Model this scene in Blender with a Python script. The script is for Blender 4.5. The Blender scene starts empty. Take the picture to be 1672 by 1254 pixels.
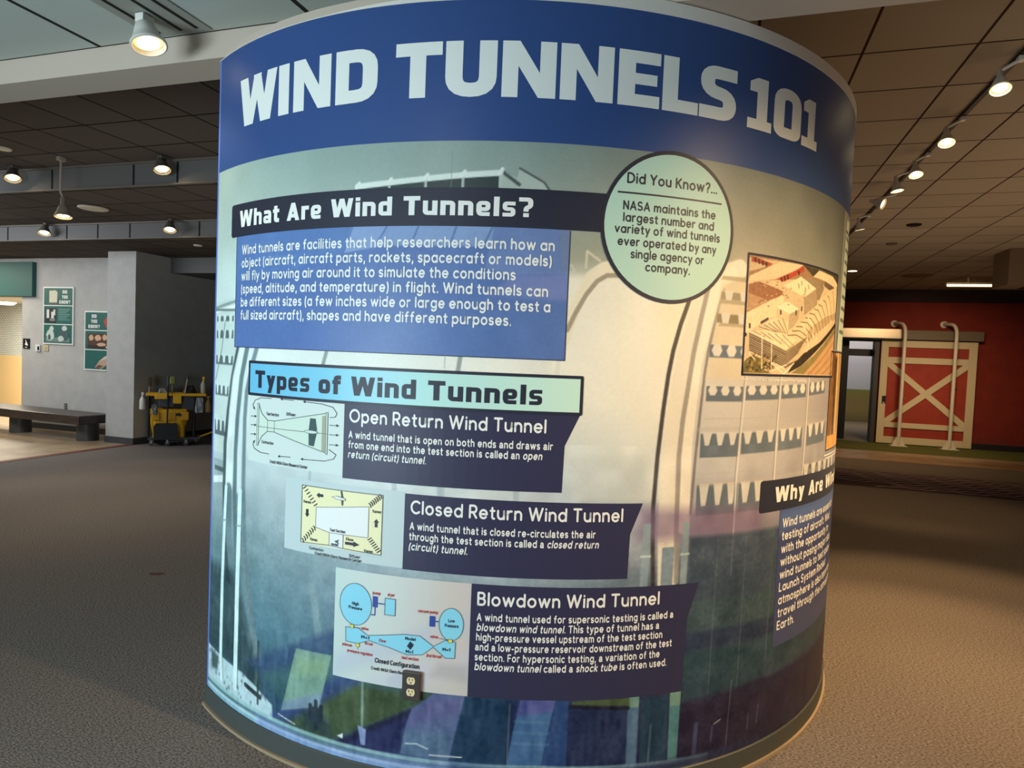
import bpy, bmesh, math, random
import numpy as np
from mathutils import Matrix, Vector
random.seed(7); RNG = np.random.default_rng(7)
SC = bpy.context.scene
COL = SC.collection
PI = math.pi

# ------------------------------------------------------------------ camera
F_PX = 1072.27; PITCH = 0.041494; ROLL = 0.041036; EYE = 1.6
cd = bpy.data.cameras.new('camera'); cam = bpy.data.objects.new('camera', cd); COL.objects.link(cam)
cd.sensor_fit = 'HORIZONTAL'; cd.sensor_width = 36.0; cd.lens = F_PX / 1672 * 36.0
cd.clip_start = 0.05; cd.clip_end = 100
fw = Vector((0, math.cos(PITCH), -math.sin(PITCH))); up0 = Vector((0, math.sin(PITCH), math.cos(PITCH))); rt0 = Vector((1, 0, 0))
rt = math.cos(ROLL) * rt0 + math.sin(ROLL) * up0; up = -math.sin(ROLL) * rt0 + math.cos(ROLL) * up0
M = Matrix.Identity(4)
for i in range(3):
    M[i][0], M[i][1], M[i][2] = rt[i], up[i], -fw[i]
M[2][3] = EYE
cam.matrix_world = M
SC.camera = cam

# ------------------------------------------------------------------ exposure, world, big lights
SC.view_settings.view_transform = 'Standard'; SC.view_settings.look = 'None'
SC.view_settings.exposure = 0.0; SC.view_settings.gamma = 1.0
SC.view_settings.use_curve_mapping = False
wd = bpy.data.worlds.new('hall_light'); SC.world = wd; wd.use_nodes = True
wd.node_tree.nodes['Background'].inputs[0].default_value = (0.80, 0.88, 1.0, 1)
wd.node_tree.nodes['Background'].inputs[1].default_value = 0.34

ANG = -0.30997            # plan direction of the building's walls and ceiling grid
CA, SA = math.cos(ANG), math.sin(ANG)
def XY(u, v): return (u * CA - v * SA, u * SA + v * CA)
def P3(u, v, z): x, y = XY(u, v); return Vector((x, y, z))

def aim(o, target):
    d = Vector(target) - o.location
    o.rotation_euler = d.to_track_quat('-Z', 'Y').to_euler()
def area_light(name, loc, target, sx, sy, watts, colr, spread=PI):
    l = bpy.data.lights.new(name, 'AREA'); l.shape = 'RECTANGLE'; l.size = sx; l.size_y = sy
    l.energy = watts; l.color = colr; l.spread = spread
    o = bpy.data.objects.new(name, l); COL.objects.link(o); o.location = loc; aim(o, target); return o
def spot_light(name, loc, target, watts, colr, deg, blend=0.6, rad=0.05):
    l = bpy.data.lights.new(name, 'SPOT'); l.energy = watts; l.color = colr
    l.spot_size = math.radians(deg); l.spot_blend = blend; l.shadow_soft_size = rad
    o = bpy.data.objects.new(name, l); COL.objects.link(o); o.location = loc; aim(o, target); return o
WARM = (1.0, 0.60, 0.26); WARM2 = (1.0, 0.76, 0.50); DAY = (0.72, 0.91, 0.98)
# daylight from the glazed entrance to the left behind the visitor
area_light('daylight', (-3.7, -1.1, 1.05), (-1.7, 3.2, 0.95), 2.2, 1.5, 100, DAY, math.radians(125))
area_light('daylight', (-5.5, -1.6, 0.8), (-2.2, 1.6, 2.95), 2.0, 1.0, 24, DAY, math.radians(95))  # added fill, tilted up to brighten the low ceiling
# track spots over the aisle to the right that wash the drum with warm light
spot_light('aisle_spot', P3(2.6, 1.55, 2.85), (0.9, 2.5, 1.2), 440, (1.0, .67, .35), 54, 0.9)
spot_light('aisle_spot', P3(3.1, 3.0, 3.2), (1.7, 3.2, 0.7), 290, WARM, 68, 0.9)
# white spot under the low ceiling, aimed at the lower drum
spot_light('front_spot', P3(-1.2, -0.2, 2.9), (0.0, 2.4, 0.8), 30, (0.92, 0.95, 1.0), 80, 0.9)
# added fills: two uplights for floor bounce, one for the left wall
area_light('hall_fill', P3(3.5, 6.5, 0.55), P3(3.5, 6.5, 3.4), 3.0, 9.0, 75, (1.0, .74, .48))
area_light('hall_fill', P3(-10.3, 4.4, 2.9), P3(-10.0, 8.4, 1.0), 3.0, 1.0, 115, (0.92, 0.96, 1.0))
area_light('hall_fill', P3(-5.5, 5.6, 2.2), P3(-5.5, 5.8, 3.2), 4.0, 4.0, 14, (1.0, 0.85, 0.7))

# ------------------------------------------------------------------ materials
def s2l(c):
    return tuple((x / 12.92 if x <= 0.04045 else ((x + 0.055) / 1.055) ** 2.4) for x in c)
MATS = {}
def mat(name, c, rough=0.6, metal=0.0, emit=None, es=0.0, spec=0.4):
    if name in MATS: return MATS[name]
    m = bpy.data.materials.new(name); m.use_nodes = True; MATS[name] = m
    b = m.node_tree.nodes['Principled BSDF']
    b.inputs['Base Color'].default_value = (*s2l(c), 1); b.inputs['Roughness'].default_value = rough
    b.inputs['Metallic'].default_value = metal; b.inputs['Specular IOR Level'].default_value = spec
    if emit:
        b.inputs['Emission Color'].default_value = (*s2l(emit), 1); b.inputs['Emission Strength'].default_value = es
    return m
def noisy(name, c1, c2, scale=(20, 20, 20), rough=0.9, detail=3, bump=0.0, contrast=(0.35, 0.65), spec=0.2):
    m = mat(name, c1, rough, spec=spec); nt = m.node_tree; b = nt.nodes['Principled BSDF']
    tc = nt.nodes.new('ShaderNodeTexCoord'); mp = nt.nodes.new('ShaderNodeMapping'); mp.inputs['Scale'].default_value = scale
    nz = nt.nodes.new('ShaderNodeTexNoise'); nz.inputs['Scale'].default_value = 1; nz.inputs['Detail'].default_value = detail
    cr = nt.nodes.new('ShaderNodeValToRGB'); cr.color_ramp.elements[0].position, cr.color_ramp.elements[1].position = contrast
    cr.color_ramp.elements[0].color = (*s2l(c1), 1); cr.color_ramp.elements[1].color = (*s2l(c2), 1)
    L = nt.links.new
    L(tc.outputs['Object'], mp.inputs['Vector']); L(mp.outputs[0], nz.inputs['Vector']); L(nz.outputs['Fac'], cr.inputs[0]); L(cr.outputs[0], b.inputs['Base Color'])
    if bump:
        bp = nt.nodes.new('ShaderNodeBump'); bp.inputs['Strength'].default_value = bump; bp.inputs['Distance'].default_value = 0.01
        L(nz.outputs['Fac'], bp.inputs['Height']); L(bp.outputs[0], b.inputs['Normal'])
    return m
def tile_mat(name, c, line, u0, v0, step, lw=0.012, var=0.06, rough=0.95):
    # square ceiling tiles laid on the building grid, dark joints
    m = mat(name, c, rough, spec=0.1); nt = m.node_tree; b = nt.nodes['Principled BSDF']; N = nt.nodes.new; L = nt.links.new
    tc = N('ShaderNodeTexCoord'); sx = N('ShaderNodeSeparateXYZ'); L(tc.outputs['Object'], sx.inputs[0])
    masks = []; cells = []
    for ax, o in ((0, u0), (1, v0)):
        a = N('ShaderNodeMath'); a.operation = 'SUBTRACT'; a.inputs[1].default_value = o - step * 50; L(sx.outputs[ax], a.inputs[0])
        d = N('ShaderNodeMath'); d.operation = 'DIVIDE'; d.inputs[1].default_value = step; L(a.outputs[0], d.inputs[0])
        f = N('ShaderNodeMath'); f.operation = 'FRACT'; L(d.outputs[0], f.inputs[0])
        fl = N('ShaderNodeMath'); fl.operation = 'FLOOR'; L(d.outputs[0], fl.inputs[0]); cells.append(fl)
        p = N('ShaderNodeMath'); p.operation = 'PINGPONG'; p.inputs[1].default_value = 0.5; L(f.outputs[0], p.inputs[0])
        g = N('ShaderNodeMath'); g.operation = 'LESS_THAN'; g.inputs[1].default_value = lw / step; L(p.outputs[0], g.inputs[0]); masks.append(g)
    mx = N('ShaderNodeMath'); mx.operation = 'MAXIMUM'; L(masks[0].outputs[0], mx.inputs[0]); L(masks[1].outputs[0], mx.inputs[1])
    cb = N('ShaderNodeCombineXYZ'); L(cells[0].outputs[0], cb.inputs[0]); L(cells[1].outputs[0], cb.inputs[1])
    wn = N('ShaderNodeTexWhiteNoise'); L(cb.outputs[0], wn.inputs['Vector'])
    r = N('ShaderNodeValToRGB'); r.color_ramp.elements[0].color = (*s2l([max(0, x - var) for x in c]), 1); r.color_ramp.elements[1].color = (*s2l(c), 1); L(wn.outputs['Value'], r.inputs[0])
    mix = N('ShaderNodeMix'); mix.data_type = 'RGBA'; L(mx.outputs[0], mix.inputs['Factor']); L(r.outputs[0], mix.inputs['A']); mix.inputs['B'].default_value = (*s2l(line), 1)
    L(mix.outputs['Result'], b.inputs['Base Color'])
    return m
def vcol_mat(name, rough=0.45, spec=0.35):
    m = mat(name, (1, 1, 1), rough, spec=spec); nt = m.node_tree
    a = nt.nodes.new('ShaderNodeAttribute'); a.attribute_name = 'print'
    nt.links.new(a.outputs['Color'], nt.nodes['Principled BSDF'].inputs['Base Color']); return m

BEAMP = mat('beam_paint', (.75,.69,.63), .8)
# ------------------------------------------------------------------ object helpers
def link(name, me, parent=None, mats=()):
    o = bpy.data.objects.new(name, me); COL.objects.link(o)
    for m in mats: me.materials.append(m)
    if parent is not None: o.parent = parent
    return o
def tag(o, label=None, cat=None, group=None, kind=None):
    if label: o['label'] = label
    if cat: o['category'] = cat
    if group: o['group'] = group
    if kind: o['kind'] = kind
    return o
def thing(name, label, cat, u, v, z=0.0, rot=0.0, group=None):
    o = bpy.data.objects.new(name, None); COL.objects.link(o); o.empty_display_size = 0.1
    o.location = P3(u, v, z); o.rotation_euler = (0, 0, ANG + rot)
    return tag(o, label, cat, group)
class MB:
    """collects shapes and links them as one mesh"""
    def __init__(s): s.bm = bmesh.new(); s.mi = 0
    def _set(s, n0):
        s.bm.faces.ensure_lookup_table()
        for f in s.bm.faces[n0:]: f.material_index = s.mi
    def box(s, x0, x1, y0, y1, z0, z1, bev=0.0, mtx=None):
        n0 = len(s.bm.faces)
        r = bmesh.ops.create_cube(s.bm, size=1.0); vs = r['verts']
        for v in vs: v.co = Vector(((x0 + x1) / 2 + v.co.x * (x1 - x0), (y0 + y1) / 2 + v.co.y * (y1 - y0), (z0 + z1) / 2 + v.co.z * (z1 - z0)))
        if bev:
            es = {e for v in vs for e in v.link_edges}
            rb = bmesh.ops.bevel(s.bm, geom=list(es), offset=bev, segments=2, affect='EDGES', profile=0.5)
            vs = list({v for f in rb['faces'] for v in f.verts} | {v for v in vs if v.is_valid})
        if mtx is not None: bmesh.ops.transform(s.bm, matrix=mtx, verts=[v for v in vs if v.is_valid])
        s._set(n0); return s
    def lathe(s, prof, n=24, mtx=None, cap=True):
        n0 = len(s.bm.faces); rings = []
        for (r, z) in prof:
            rings.append([s.bm.verts.new((r * math.cos(2 * PI * k / n), r * math.sin(2 * PI * k / n), z)) for k in range(n)])
        for a, b in zip(rings, rings[1:]):
            for k in range(n): s.bm.faces.new((a[k], a[(k + 1) % n], b[(k + 1) % n], b[k]))
        if cap:
            s.bm.faces.new(rings[0][::-1]); s.bm.faces.new(rings[-1])
        if mtx is not None: bmesh.ops.transform(s.bm, matrix=mtx, verts=[v for r in rings for v in r])
        s._set(n0); return s
    def tube(s, pts, r, n=10):
        n0 = len(s.bm.faces); pts = [Vector(p) for p in pts]; rr = r if isinstance(r, (list, tuple)) else [r] * len(pts); rings = []
        t0 = (pts[1] - pts[0]).normalized(); a = Vector((0, 0, 1)) if abs(t0.z) < 0.9 else Vector((1, 0, 0)); nrm = t0.cross(a).normalized()
        for i, p in enumerate(pts):
            t = (pts[min(i + 1, len(pts) - 1)] - pts[max(i - 1, 0)]).normalized()
            nrm = (nrm - t * nrm.dot(t)).normalized(); b = t.cross(nrm)
            rings.append([s.bm.verts.new(p + rr[i] * (math.cos(2 * PI * k / n) * nrm + math.sin(2 * PI * k / n) * b)) for k in range(n)])
        for x, y in zip(rings, rings[1:]):
            for k in range(n): s.bm.faces.new((x[k], x[(k + 1) % n], y[(k + 1) % n], y[k]))
        s.bm.faces.new(rings[0][::-1]); s.bm.faces.new(rings[-1]); s._set(n0); return s
    def prism(s, poly, axis, a, b):
        """polygon in the two other axes, extruded from a to b along axis"""
        n0 = len(s.bm.faces)
        def at(p, t): return {'x': (t, p[0], p[1]), 'y': (p[0], t, p[1]), 'z': (p[0], p[1], t)}[axis]
        A = [s.bm.verts.new(at(p, a)) for p in poly]; B = [s.bm.verts.new(at(p, b)) for p in poly]; n = len(poly)
        s.bm.faces.new(A); s.bm.faces.new(B[::-1])
        for k in range(n): s.bm.faces.new((A[k], B[k], B[(k + 1) % n], A[(k + 1) % n]))
        bmesh.ops.recalc_face_normals(s.bm, faces=s.bm.faces[:] if n0 == 0 else s.bm.faces[n0:] if s.bm.faces.ensure_lookup_table() is None else [])
        s._set(n0); return s
    def quad(s, *pts):
        n0 = len(s.bm.faces); s.bm.faces.new([s.bm.verts.new(p) for p in pts]); s._set(n0); return s
    def build(s, name, mats, parent=None, smooth=None):
        if smooth is not None:
            for f in s.bm.faces: f.smooth = True
        me = bpy.data.meshes.new(name); s.bm.normal_update(); s.bm.to_mesh(me); s.bm.free()
        if not isinstance(mats, (list, tuple)): mats = [mats]
        o = link(name, me, parent, mats)
        if smooth is not None:
            try: me.set_sharp_from_angle(angle=math.radians(smooth))
            except Exception: pass
        return o
def struct(mb, name, m, smooth=None):
    """a piece of the building, modelled in (u, v, z)"""
    o = mb.build(name, m, None, smooth); o.rotation_euler = (0, 0, ANG); o['kind'] = 'structure'; return o

# ------------------------------------------------------------------ lettering: strokes and block letters written here, no font file
def arc(cx, cy, rx, a0, a1, ry=None, n=10):
    ry = rx if ry is None else ry; n = max(3, int(n * abs(a1 - a0) / 180) + 1)
    return [(cx + rx * math.cos(math.radians(a0 + (a1 - a0) * k / n)), cy + ry * math.sin(math.radians(a0 + (a1 - a0) * k / n))) for k in range(n + 1)]
B_, X_, C_, D_ = 0.07, 0.65, 0.93, -0.22
R_ = 0.28; MY = 0.36
def ring(cx=R_, cy=MY, r=R_, ry=0.29): return arc(cx, cy, r, 0, 360, ry, 10)
def dot(x, y): return [(x, y - 0.012), (x, y + 0.012)]
GN = {  # rounded geometric letters: advance of the centre lines, strokes
 'a': [ring(), [(2*R_, X_), (2*R_, B_)]], 'b': [ring(), [(0, C_), (0, B_)]], 'c': [arc(R_, MY, R_, 48, 312, .29)],
 'd': [ring(), [(2*R_, C_), (2*R_, B_)]], 'e': [[(0.02, MY), (2*R_, MY)] + arc(R_, MY, R_, 0, 318, .29)],
 'f': [arc(.3, .76, .17, 80, 180) + [(.13, B_)], [(0, X_ - .04), (.3, X_ - .04)]],
 'g': [ring(), [(2*R_, X_), (2*R_, .02)] + arc(R_, .02, R_, 0, -140, .25)],
 'h': [[(0, C_), (0, B_)], [(0, .3)] + arc(.24, .4, .24, 180, 0, .25) + [(.48, B_)]], 'i': [[(0, X_), (0, B_)], dot(0, .88)],
 'j': [[(.1, X_), (.1, -.06)] + arc(-.04, -.06, .14, 0, -90), dot(.1, .88)],
 'k': [[(0, C_), (0, B_)], [(.42, X_), (.03, .32)], [(.15, .42), (.45, B_)]], 'l': [[(0, C_), (0, B_)]],
 'm': [[(0, X_), (0, B_)], [(0, .3)] + arc(.2, .42, .2, 180, 0, .23) + [(.4, B_)], [(.4, .3)] + arc(.6, .42, .2, 180, 0, .23) + [(.8, B_)]],
 'n': [[(0, X_), (0, B_)], [(0, .3)] + arc(.24, .4, .24, 180, 0, .25) + [(.48, B_)]], 'o': [ring()],
 'p': [ring(), [(0, X_), (0, D_)]], 'q': [ring(), [(2*R_, X_), (2*R_, D_)]], 'r': [[(0, X_), (0, B_)], [(0, .3)] + arc(.25, .4, .25, 180, 75, .25)],
 's': [arc(.2, .505, .19, 35, 262, .145) + arc(.2, .215, .2, 85, -148, .145)], 't': [[(.13, .84), (.13, .22)] + arc(.28, .22, .15, 180, 275), [(0, X_ - .02), (.3, X_ - .02)]],
 'u': [[(0, X_), (0, .32)] + arc(.24, .32, .24, 180, 360, .25) + [(.48, .32), (.48, X_)], [(.48, X_), (.48, B_)]], 'v': [[(0, X_), (.25, B_), (.5, X_)]],
 'w': [[(0, X_), (.2, B_), (.4, X_), (.6, B_), (.8, X_)]], 'x': [[(0, X_), (.45, B_)], [(.45, X_), (0, B_)]], 'y': [[(0, X_), (.26, B_ + .02)], [(.5, X_), (.14, D_)]],
 'z': [[(0, X_), (.42, X_), (0, B_), (.42, B_)]],
 'A': [[(0, B_), (.33, C_), (.66, B_)], [(.13, .33), (.53, .33)]], 'B': [[(0, B_), (0, C_), (.25, C_)] + arc(.27, .725, .205, 90, -90) + [(0, .52)], [(.25, .52), (.3, .52)] + arc(.3, .295, .225, 90, -90) + [(0, B_)]],
 'C': [arc(.4, .5, .4, 48, 312, .43)], 'D': [[(0, B_), (0, C_), (.22, C_)] + arc(.24, .5, .43, 90, -90) + [(0, B_)]], 'E': [[(.46, C_), (0, C_), (0, B_), (.46, B_)], [(0, .5), (.42, .5)]],
 'F': [[(.46, C_), (0, C_), (0, B_)], [(0, .5), (.4, .5)]], 'G': [arc(.4, .5, .4, 50, 350, .43) + [(.8, .48), (.45, .48)]], 'H': [[(0, B_), (0, C_)], [(.58, B_), (.58, C_)], [(0, .5), (.58, .5)]],
 'K': [[(0, B_), (0, C_)], [(.53, C_), (.02, .4)], [(.2, .56), (.56, B_)]], 'L': [[(0, C_), (0, B_), (.43, B_)]], 'M': [[(0, B_), (0, C_), (.36, .35), (.72, C_), (.72, B_)]],
 'N': [[(0, B_), (0, C_), (.56, B_), (.56, C_)]], 'O': [arc(.43, .5, .43, 0, 360, .43)], 'P': [[(0, B_), (0, C_), (.26, C_)] + arc(.28, .69, .24, 90, -90) + [(0, .45)]],
 'R': [[(0, B_), (0, C_), (.26, C_)] + arc(.28, .69, .24, 90, -90) + [(0, .45)], [(.26, .45), (.52, B_)]], 'S': [arc(.26, .71, .24, 35, 262, .22) + arc(.26, .285, .26, 85, -148, .215)],
 'T': [[(0, C_), (.58, C_)], [(.29, C_), (.29, B_)]], 'U': [[(0, C_), (0, .34)] + arc(.28, .34, .28, 180, 360, .27) + [(.56, C_)]], 'V': [[(0, C_), (.33, B_), (.66, C_)]],
 'W': [[(0, C_), (.27, B_), (.52, C_), (.77, B_), (1.04, C_)]], 'Y': [[(0, C_), (.3, .46), (.6, C_)], [(.3, .46), (.3, B_)]],
 '1': [[(0, .78), (.18, C_), (.18, B_)]], '2': [arc(.25, .68, .25, 160, -25) + [(0, B_), (.5, B_)]],
 '.': [dot(0, .08)], ',': [[(.04, .09), (0, -.1)]], '(': [arc(.5, .4, .5, 142, 218, .8)], ')': [arc(-.4, .4, .5, 38, -38, .8)], '-': [[(0, .36), (.26, .36)]],
 '?': [arc(.23, .7, .22, 165, -40) + [(.24, .42), (.24, .3)], dot(.24, .08)], '>': [[(0, .6), (.4, .36), (0, .12)]], '<': [[(.4, .6), (0, .36), (.4, .12)]], ':': [dot(0, .1), dot(0, .55)],
}
GHV = dict(GN)   # plain grotesque: double-storey a, straighter tails
GHV['a'] = [arc(.24, .45, .22, 155, 0, .2) + [(.46, .18), (.5, B_)], [(.46, .4), (.2, .36)] + arc(.19, .215, .19, 95, 290, .15) + [(.46, .22)]]
GHV['y'] = [[(0, X_), (.25, B_)], [(.5, X_), (.2, -.08), (.12, -.2), (0, -.2)]]
GHV['l'] = [[(0, C_), (0, B_)]]
GHV['t'] = [[(.12, .86), (.12, .2)] + arc(.26, .2, .14, 180, 270) + [(.3, B_)], [(0, X_ - .02), (.3, X_ - .02)]]

def clip_s(poly, s, keep_right):
    out = []
    for i, p in enumerate(poly):
        q = poly[(i + 1) % len(poly)]
        pin = (p[0] >= s) == keep_right or p[0] == s; qin = (q[0] >= s) == keep_right or q[0] == s
        if pin: out.append(p)
        if pin != qin and p[0] != q[0]:
            t = (s - p[0]) / (q[0] - p[0]); out.append((s, p[1] + t * (q[1] - p[1])))
    return out
def stroke_quads(pts, w, round_caps=True, n=8):
    """convex pieces that make a line of width w through pts"""
    out = []; pts = [p for i, p in enumerate(pts) if i == 0 or math.hypot(p[0]-pts[i-1][0], p[1]-pts[i-1][1]) > 1e-6]
    closed = len(pts) > 3 and math.hypot(pts[0][0]-pts[-1][0], pts[0][1]-pts[-1][1]) < 1e-6
    h = w / 2; dirs = []
    for a, b in zip(pts, pts[1:]):
        d = (b[0]-a[0], b[1]-a[1]); l = math.hypot(*d); dirs.append((d[0]/l, d[1]/l))
    def off(i):
        """(offset vector at the end of segment i-1, at the start of segment i) or one mitre"""
        d0 = dirs[i-1] if i > 0 else (dirs[-1] if closed else None); d1 = dirs[i] if i < len(dirs) else (dirs[0] if closed else None)
        n0 = (-d0[1], d0[0]) if d0 else None; n1 = (-d1[1], d1[0]) if d1 else None
        if n0 is None: return n1, n1, False
        if n1 is None: return n0, n0, False
        c = n0[0]*n1[0] + n0[1]*n1[1]
        if c > 0.6:
            m = ((n0[0]+n1[0])/(1+c), (n0[1]+n1[1])/(1+c)); return m, m, False
        return n0, n1, True
    offs = [off(i) for i in range(len(pts))]
    for i in range(len(dirs)):
        a, b = pts[i], pts[i+1]; na = offs[i][1]; nb = offs[i+1][0]
        out.append([(a[0]-na[0]*h, a[1]-na[1]*h), (b[0]-nb[0]*h, b[1]-nb[1]*h), (b[0]+nb[0]*h, b[1]+nb[1]*h), (a[0]+na[0]*h, a[1]+na[1]*h)])
    discs = [pts[i] for i in range(len(pts)) if offs[i][2]]
    if not closed and round_caps: discs += [pts[0], pts[-1]]
    for c in discs: out.append([(c[0]+h*math.cos(2*PI*k/n), c[1]+h*math.sin(2*PI*k/n)) for k in range(n)])
    return out
def text_pieces(runs, glyphs, w, gap=0.13, space=0.36):
    """runs: [(text, italic)] -> convex pieces in cap-height units and the total width"""
    x = 0.0; out = []
    for txt, it in runs:
        for ch in txt:
            if ch == ' ': x += space; continue
            st = glyphs[ch]; x0 = min(p[0] for s in st for p in s); x1 = max(p[0] for s in st for p in s)
            for s in st:
                for q in stroke_quads(s, w, n=7):
                    out.append([(x + w/2 + p[0] - x0 + (0.2 * p[1] if it else 0), p[1]) for p in q])
            x += x1 - x0 + w + gap
    return out, x - gap

# block letters: convex pieces with cap height 1 and their width
def rc(x0, y0, x1, y1): return [(x0, y0), (x1, y0), (x1, y1), (x0, y1)]
def blk(path, w, rcn=0.0, sx=1.0):
    """square pen line with rounded turns"""
    pts = [path[0]]
    for i in range(1, len(path) - 1):
        p, a, b = path[i], path[i-1], path[i+1]
        la = math.hypot(a[0]-p[0], a[1]-p[1]); lb = math.hypot(b[0]-p[0], b[1]-p[1]); r = min(rcn, la * .5, lb * .5)
        if r <= 1e-4: pts.append(p); continue
        A = (p[0]+(a[0]-p[0])*r/la, p[1]+(a[1]-p[1])*r/la); Bq = (p[0]+(b[0]-p[0])*r/lb, p[1]+(b[1]-p[1])*r/lb)
        for k in range(6):
            t = k / 5; pts.append(((1-t)**2*A[0]+2*t*(1-t)*p[0]+t*t*Bq[0], (1-t)**2*A[1]+2*t*(1-t)*p[1]+t*t*Bq[1]))
    pts.append(path[-1])
    return stroke_quads(pts, w, round_caps=False)
def cring(x0, y0, x1, y1, w, r=.16):
    """closed ring, outer box given"""
    h = w / 2; m = (x0 + x1) / 2
    return blk([(m, y0+h), (x1-h, y0+h), (x1-h, y1-h), (x0+h, y1-h), (x0+h, y0+h), (m, y0+h)], w, r)
V = .23; XH = .76
BL = {
 'W': (1.16, [[(0,1),(.24,1),(.44,0),(.17,0)], [(.22,0),(.44,0),(.70,1),(.46,1)], [(.46,1),(.70,1),(.94,0),(.72,0)], [(.72,0),(.99,0),(1.16,1),(.92,1)]]),
 'A': (.80, [[(0,0),(.25,0),(.52,1),(.28,1)], [(.55,0),(.80,0),(.52,1),(.28,1)], rc(.2,.17,.6,.37)]),
 'T': (.74, [rc(0,.77,.74,1), rc(.24,0,.5,.8)]),
 'h': (.64, [rc(0,0,V,1)] + blk([(V/2,XH-.115),(.64-V/2,XH-.115),(.64-V/2,0)],V*.95,.12)), 'n': (.64, [rc(0,0,V,XH)] + blk([(V/2,XH-.115),(.64-V/2,XH-.115),(.64-V/2,0)],V*.95,.12)),
 'u': (.64, [rc(.64-V,0,.64,XH)] + blk([(V/2,XH),(V/2,.115),(.64-V/2,.115)],V*.95,.12)),
 'a': (.60, [rc(.60-V,0,.60,.5)] + blk([(.06,XH-.1),(.60-V/2,XH-.1),(.60-V/2,.3)],.21,.12) + blk([(.5,.36),(.11,.36),(.11,.1),(.5,.1)],.19,.08)),
 't': (.44, [rc(0,.56,.44,XH)] + blk([(.08+V/2,.95),(.08+V/2,.11),(.44,.11)],.23,.1)), 'r': (.45, [rc(0,0,V,XH)] + blk([(V/2,XH-.11),(.45,XH-.11)],.22)),
 'e': (.60, blk([(.56,.09),(.12,.09),(.12,XH-.1),(.60-.12,XH-.1),(.60-.12,.34),(.1,.34)],.2,.11) + [rc(0,.2,.2,.6)]), 'i': (V, [rc(0,0,V,XH), rc(0,.83,V,1.02)]), 'l': (V, [rc(0,0,V,1.0)]),
 'd': (.64, [rc(.64-V,0,.64,1)] + blk([(.5,XH-.11),(.12,XH-.11),(.12,.11),(.5,.11)],.22,.12)), 's': (.56, blk([(.54,XH-.09),(.11,XH-.09),(.11,.38),(.45,.38),(.45,.09),(.02,.09)],.19,.1)),
 'p': (.64, [rc(0,-.24,V,XH)] + blk([(.14,XH-.11),(.52,XH-.11),(.52,.11),(.14,.11)],.22,.12)), 'o': (.62, cring(0,0,.62,XH,.23)), 'f': (.44, [rc(0,.54,.43,.74)] + blk([(.44,.89),(.18,.89),(.18,0)],.23,.1)),
 'y': (.62, [[(0,XH),(.25,XH),(.43,.05),(.24,-.02)], [(.37,XH),(.62,XH),(.35,-.24),(.1,-.24)]]), '?': (.60, blk([(0,.9),(.48,.9),(.48,.56),(.3,.46),(.3,.28)],.21,.12) + [rc(.19,0,.42,.2)]),
 'D': (.66, [rc(0,0,.28,1)] + blk([(.1,.89),(.53,.89),(.53,.11),(.1,.11)],.24,.2)), 'I': (.3, [rc(0,0,.3,1)]), 'Y': (.7, [[(0,1),(.26,1),(.48,.4),(.22,.4)], [(.44,1),(.7,1),(.48,.4),(.22,.4)], rc(.22,0,.48,.45)]),
 'O': (.68, cring(0,0,.68,1,.26,.2)), 'U': (.68, blk([(.13,1),(.13,.12),(.55,.12),(.55,1)],.26,.2)), 'K': (.7, [rc(0,0,.27,1), [(.2,.5),(.44,1),(.7,1),(.4,.5)], [(.2,.55),(.4,.55),(.72,0),(.45,0)]]),
 'N': (.72, [rc(0,0,.26,1), rc(.46,0,.72,1), [(0,1),(.27,1),(.72,0),(.45,0)]]),
}
def block_pieces(txt, gap=.12, space=.40):
    x = 0; out = []
    for ch in txt:
        if ch == ' ': x += space; continue
        w, ps = BL[ch]; out += [[(x + p[0], p[1]) for p in q] for q in ps]; x += w + gap
    return out, x - gap

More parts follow.
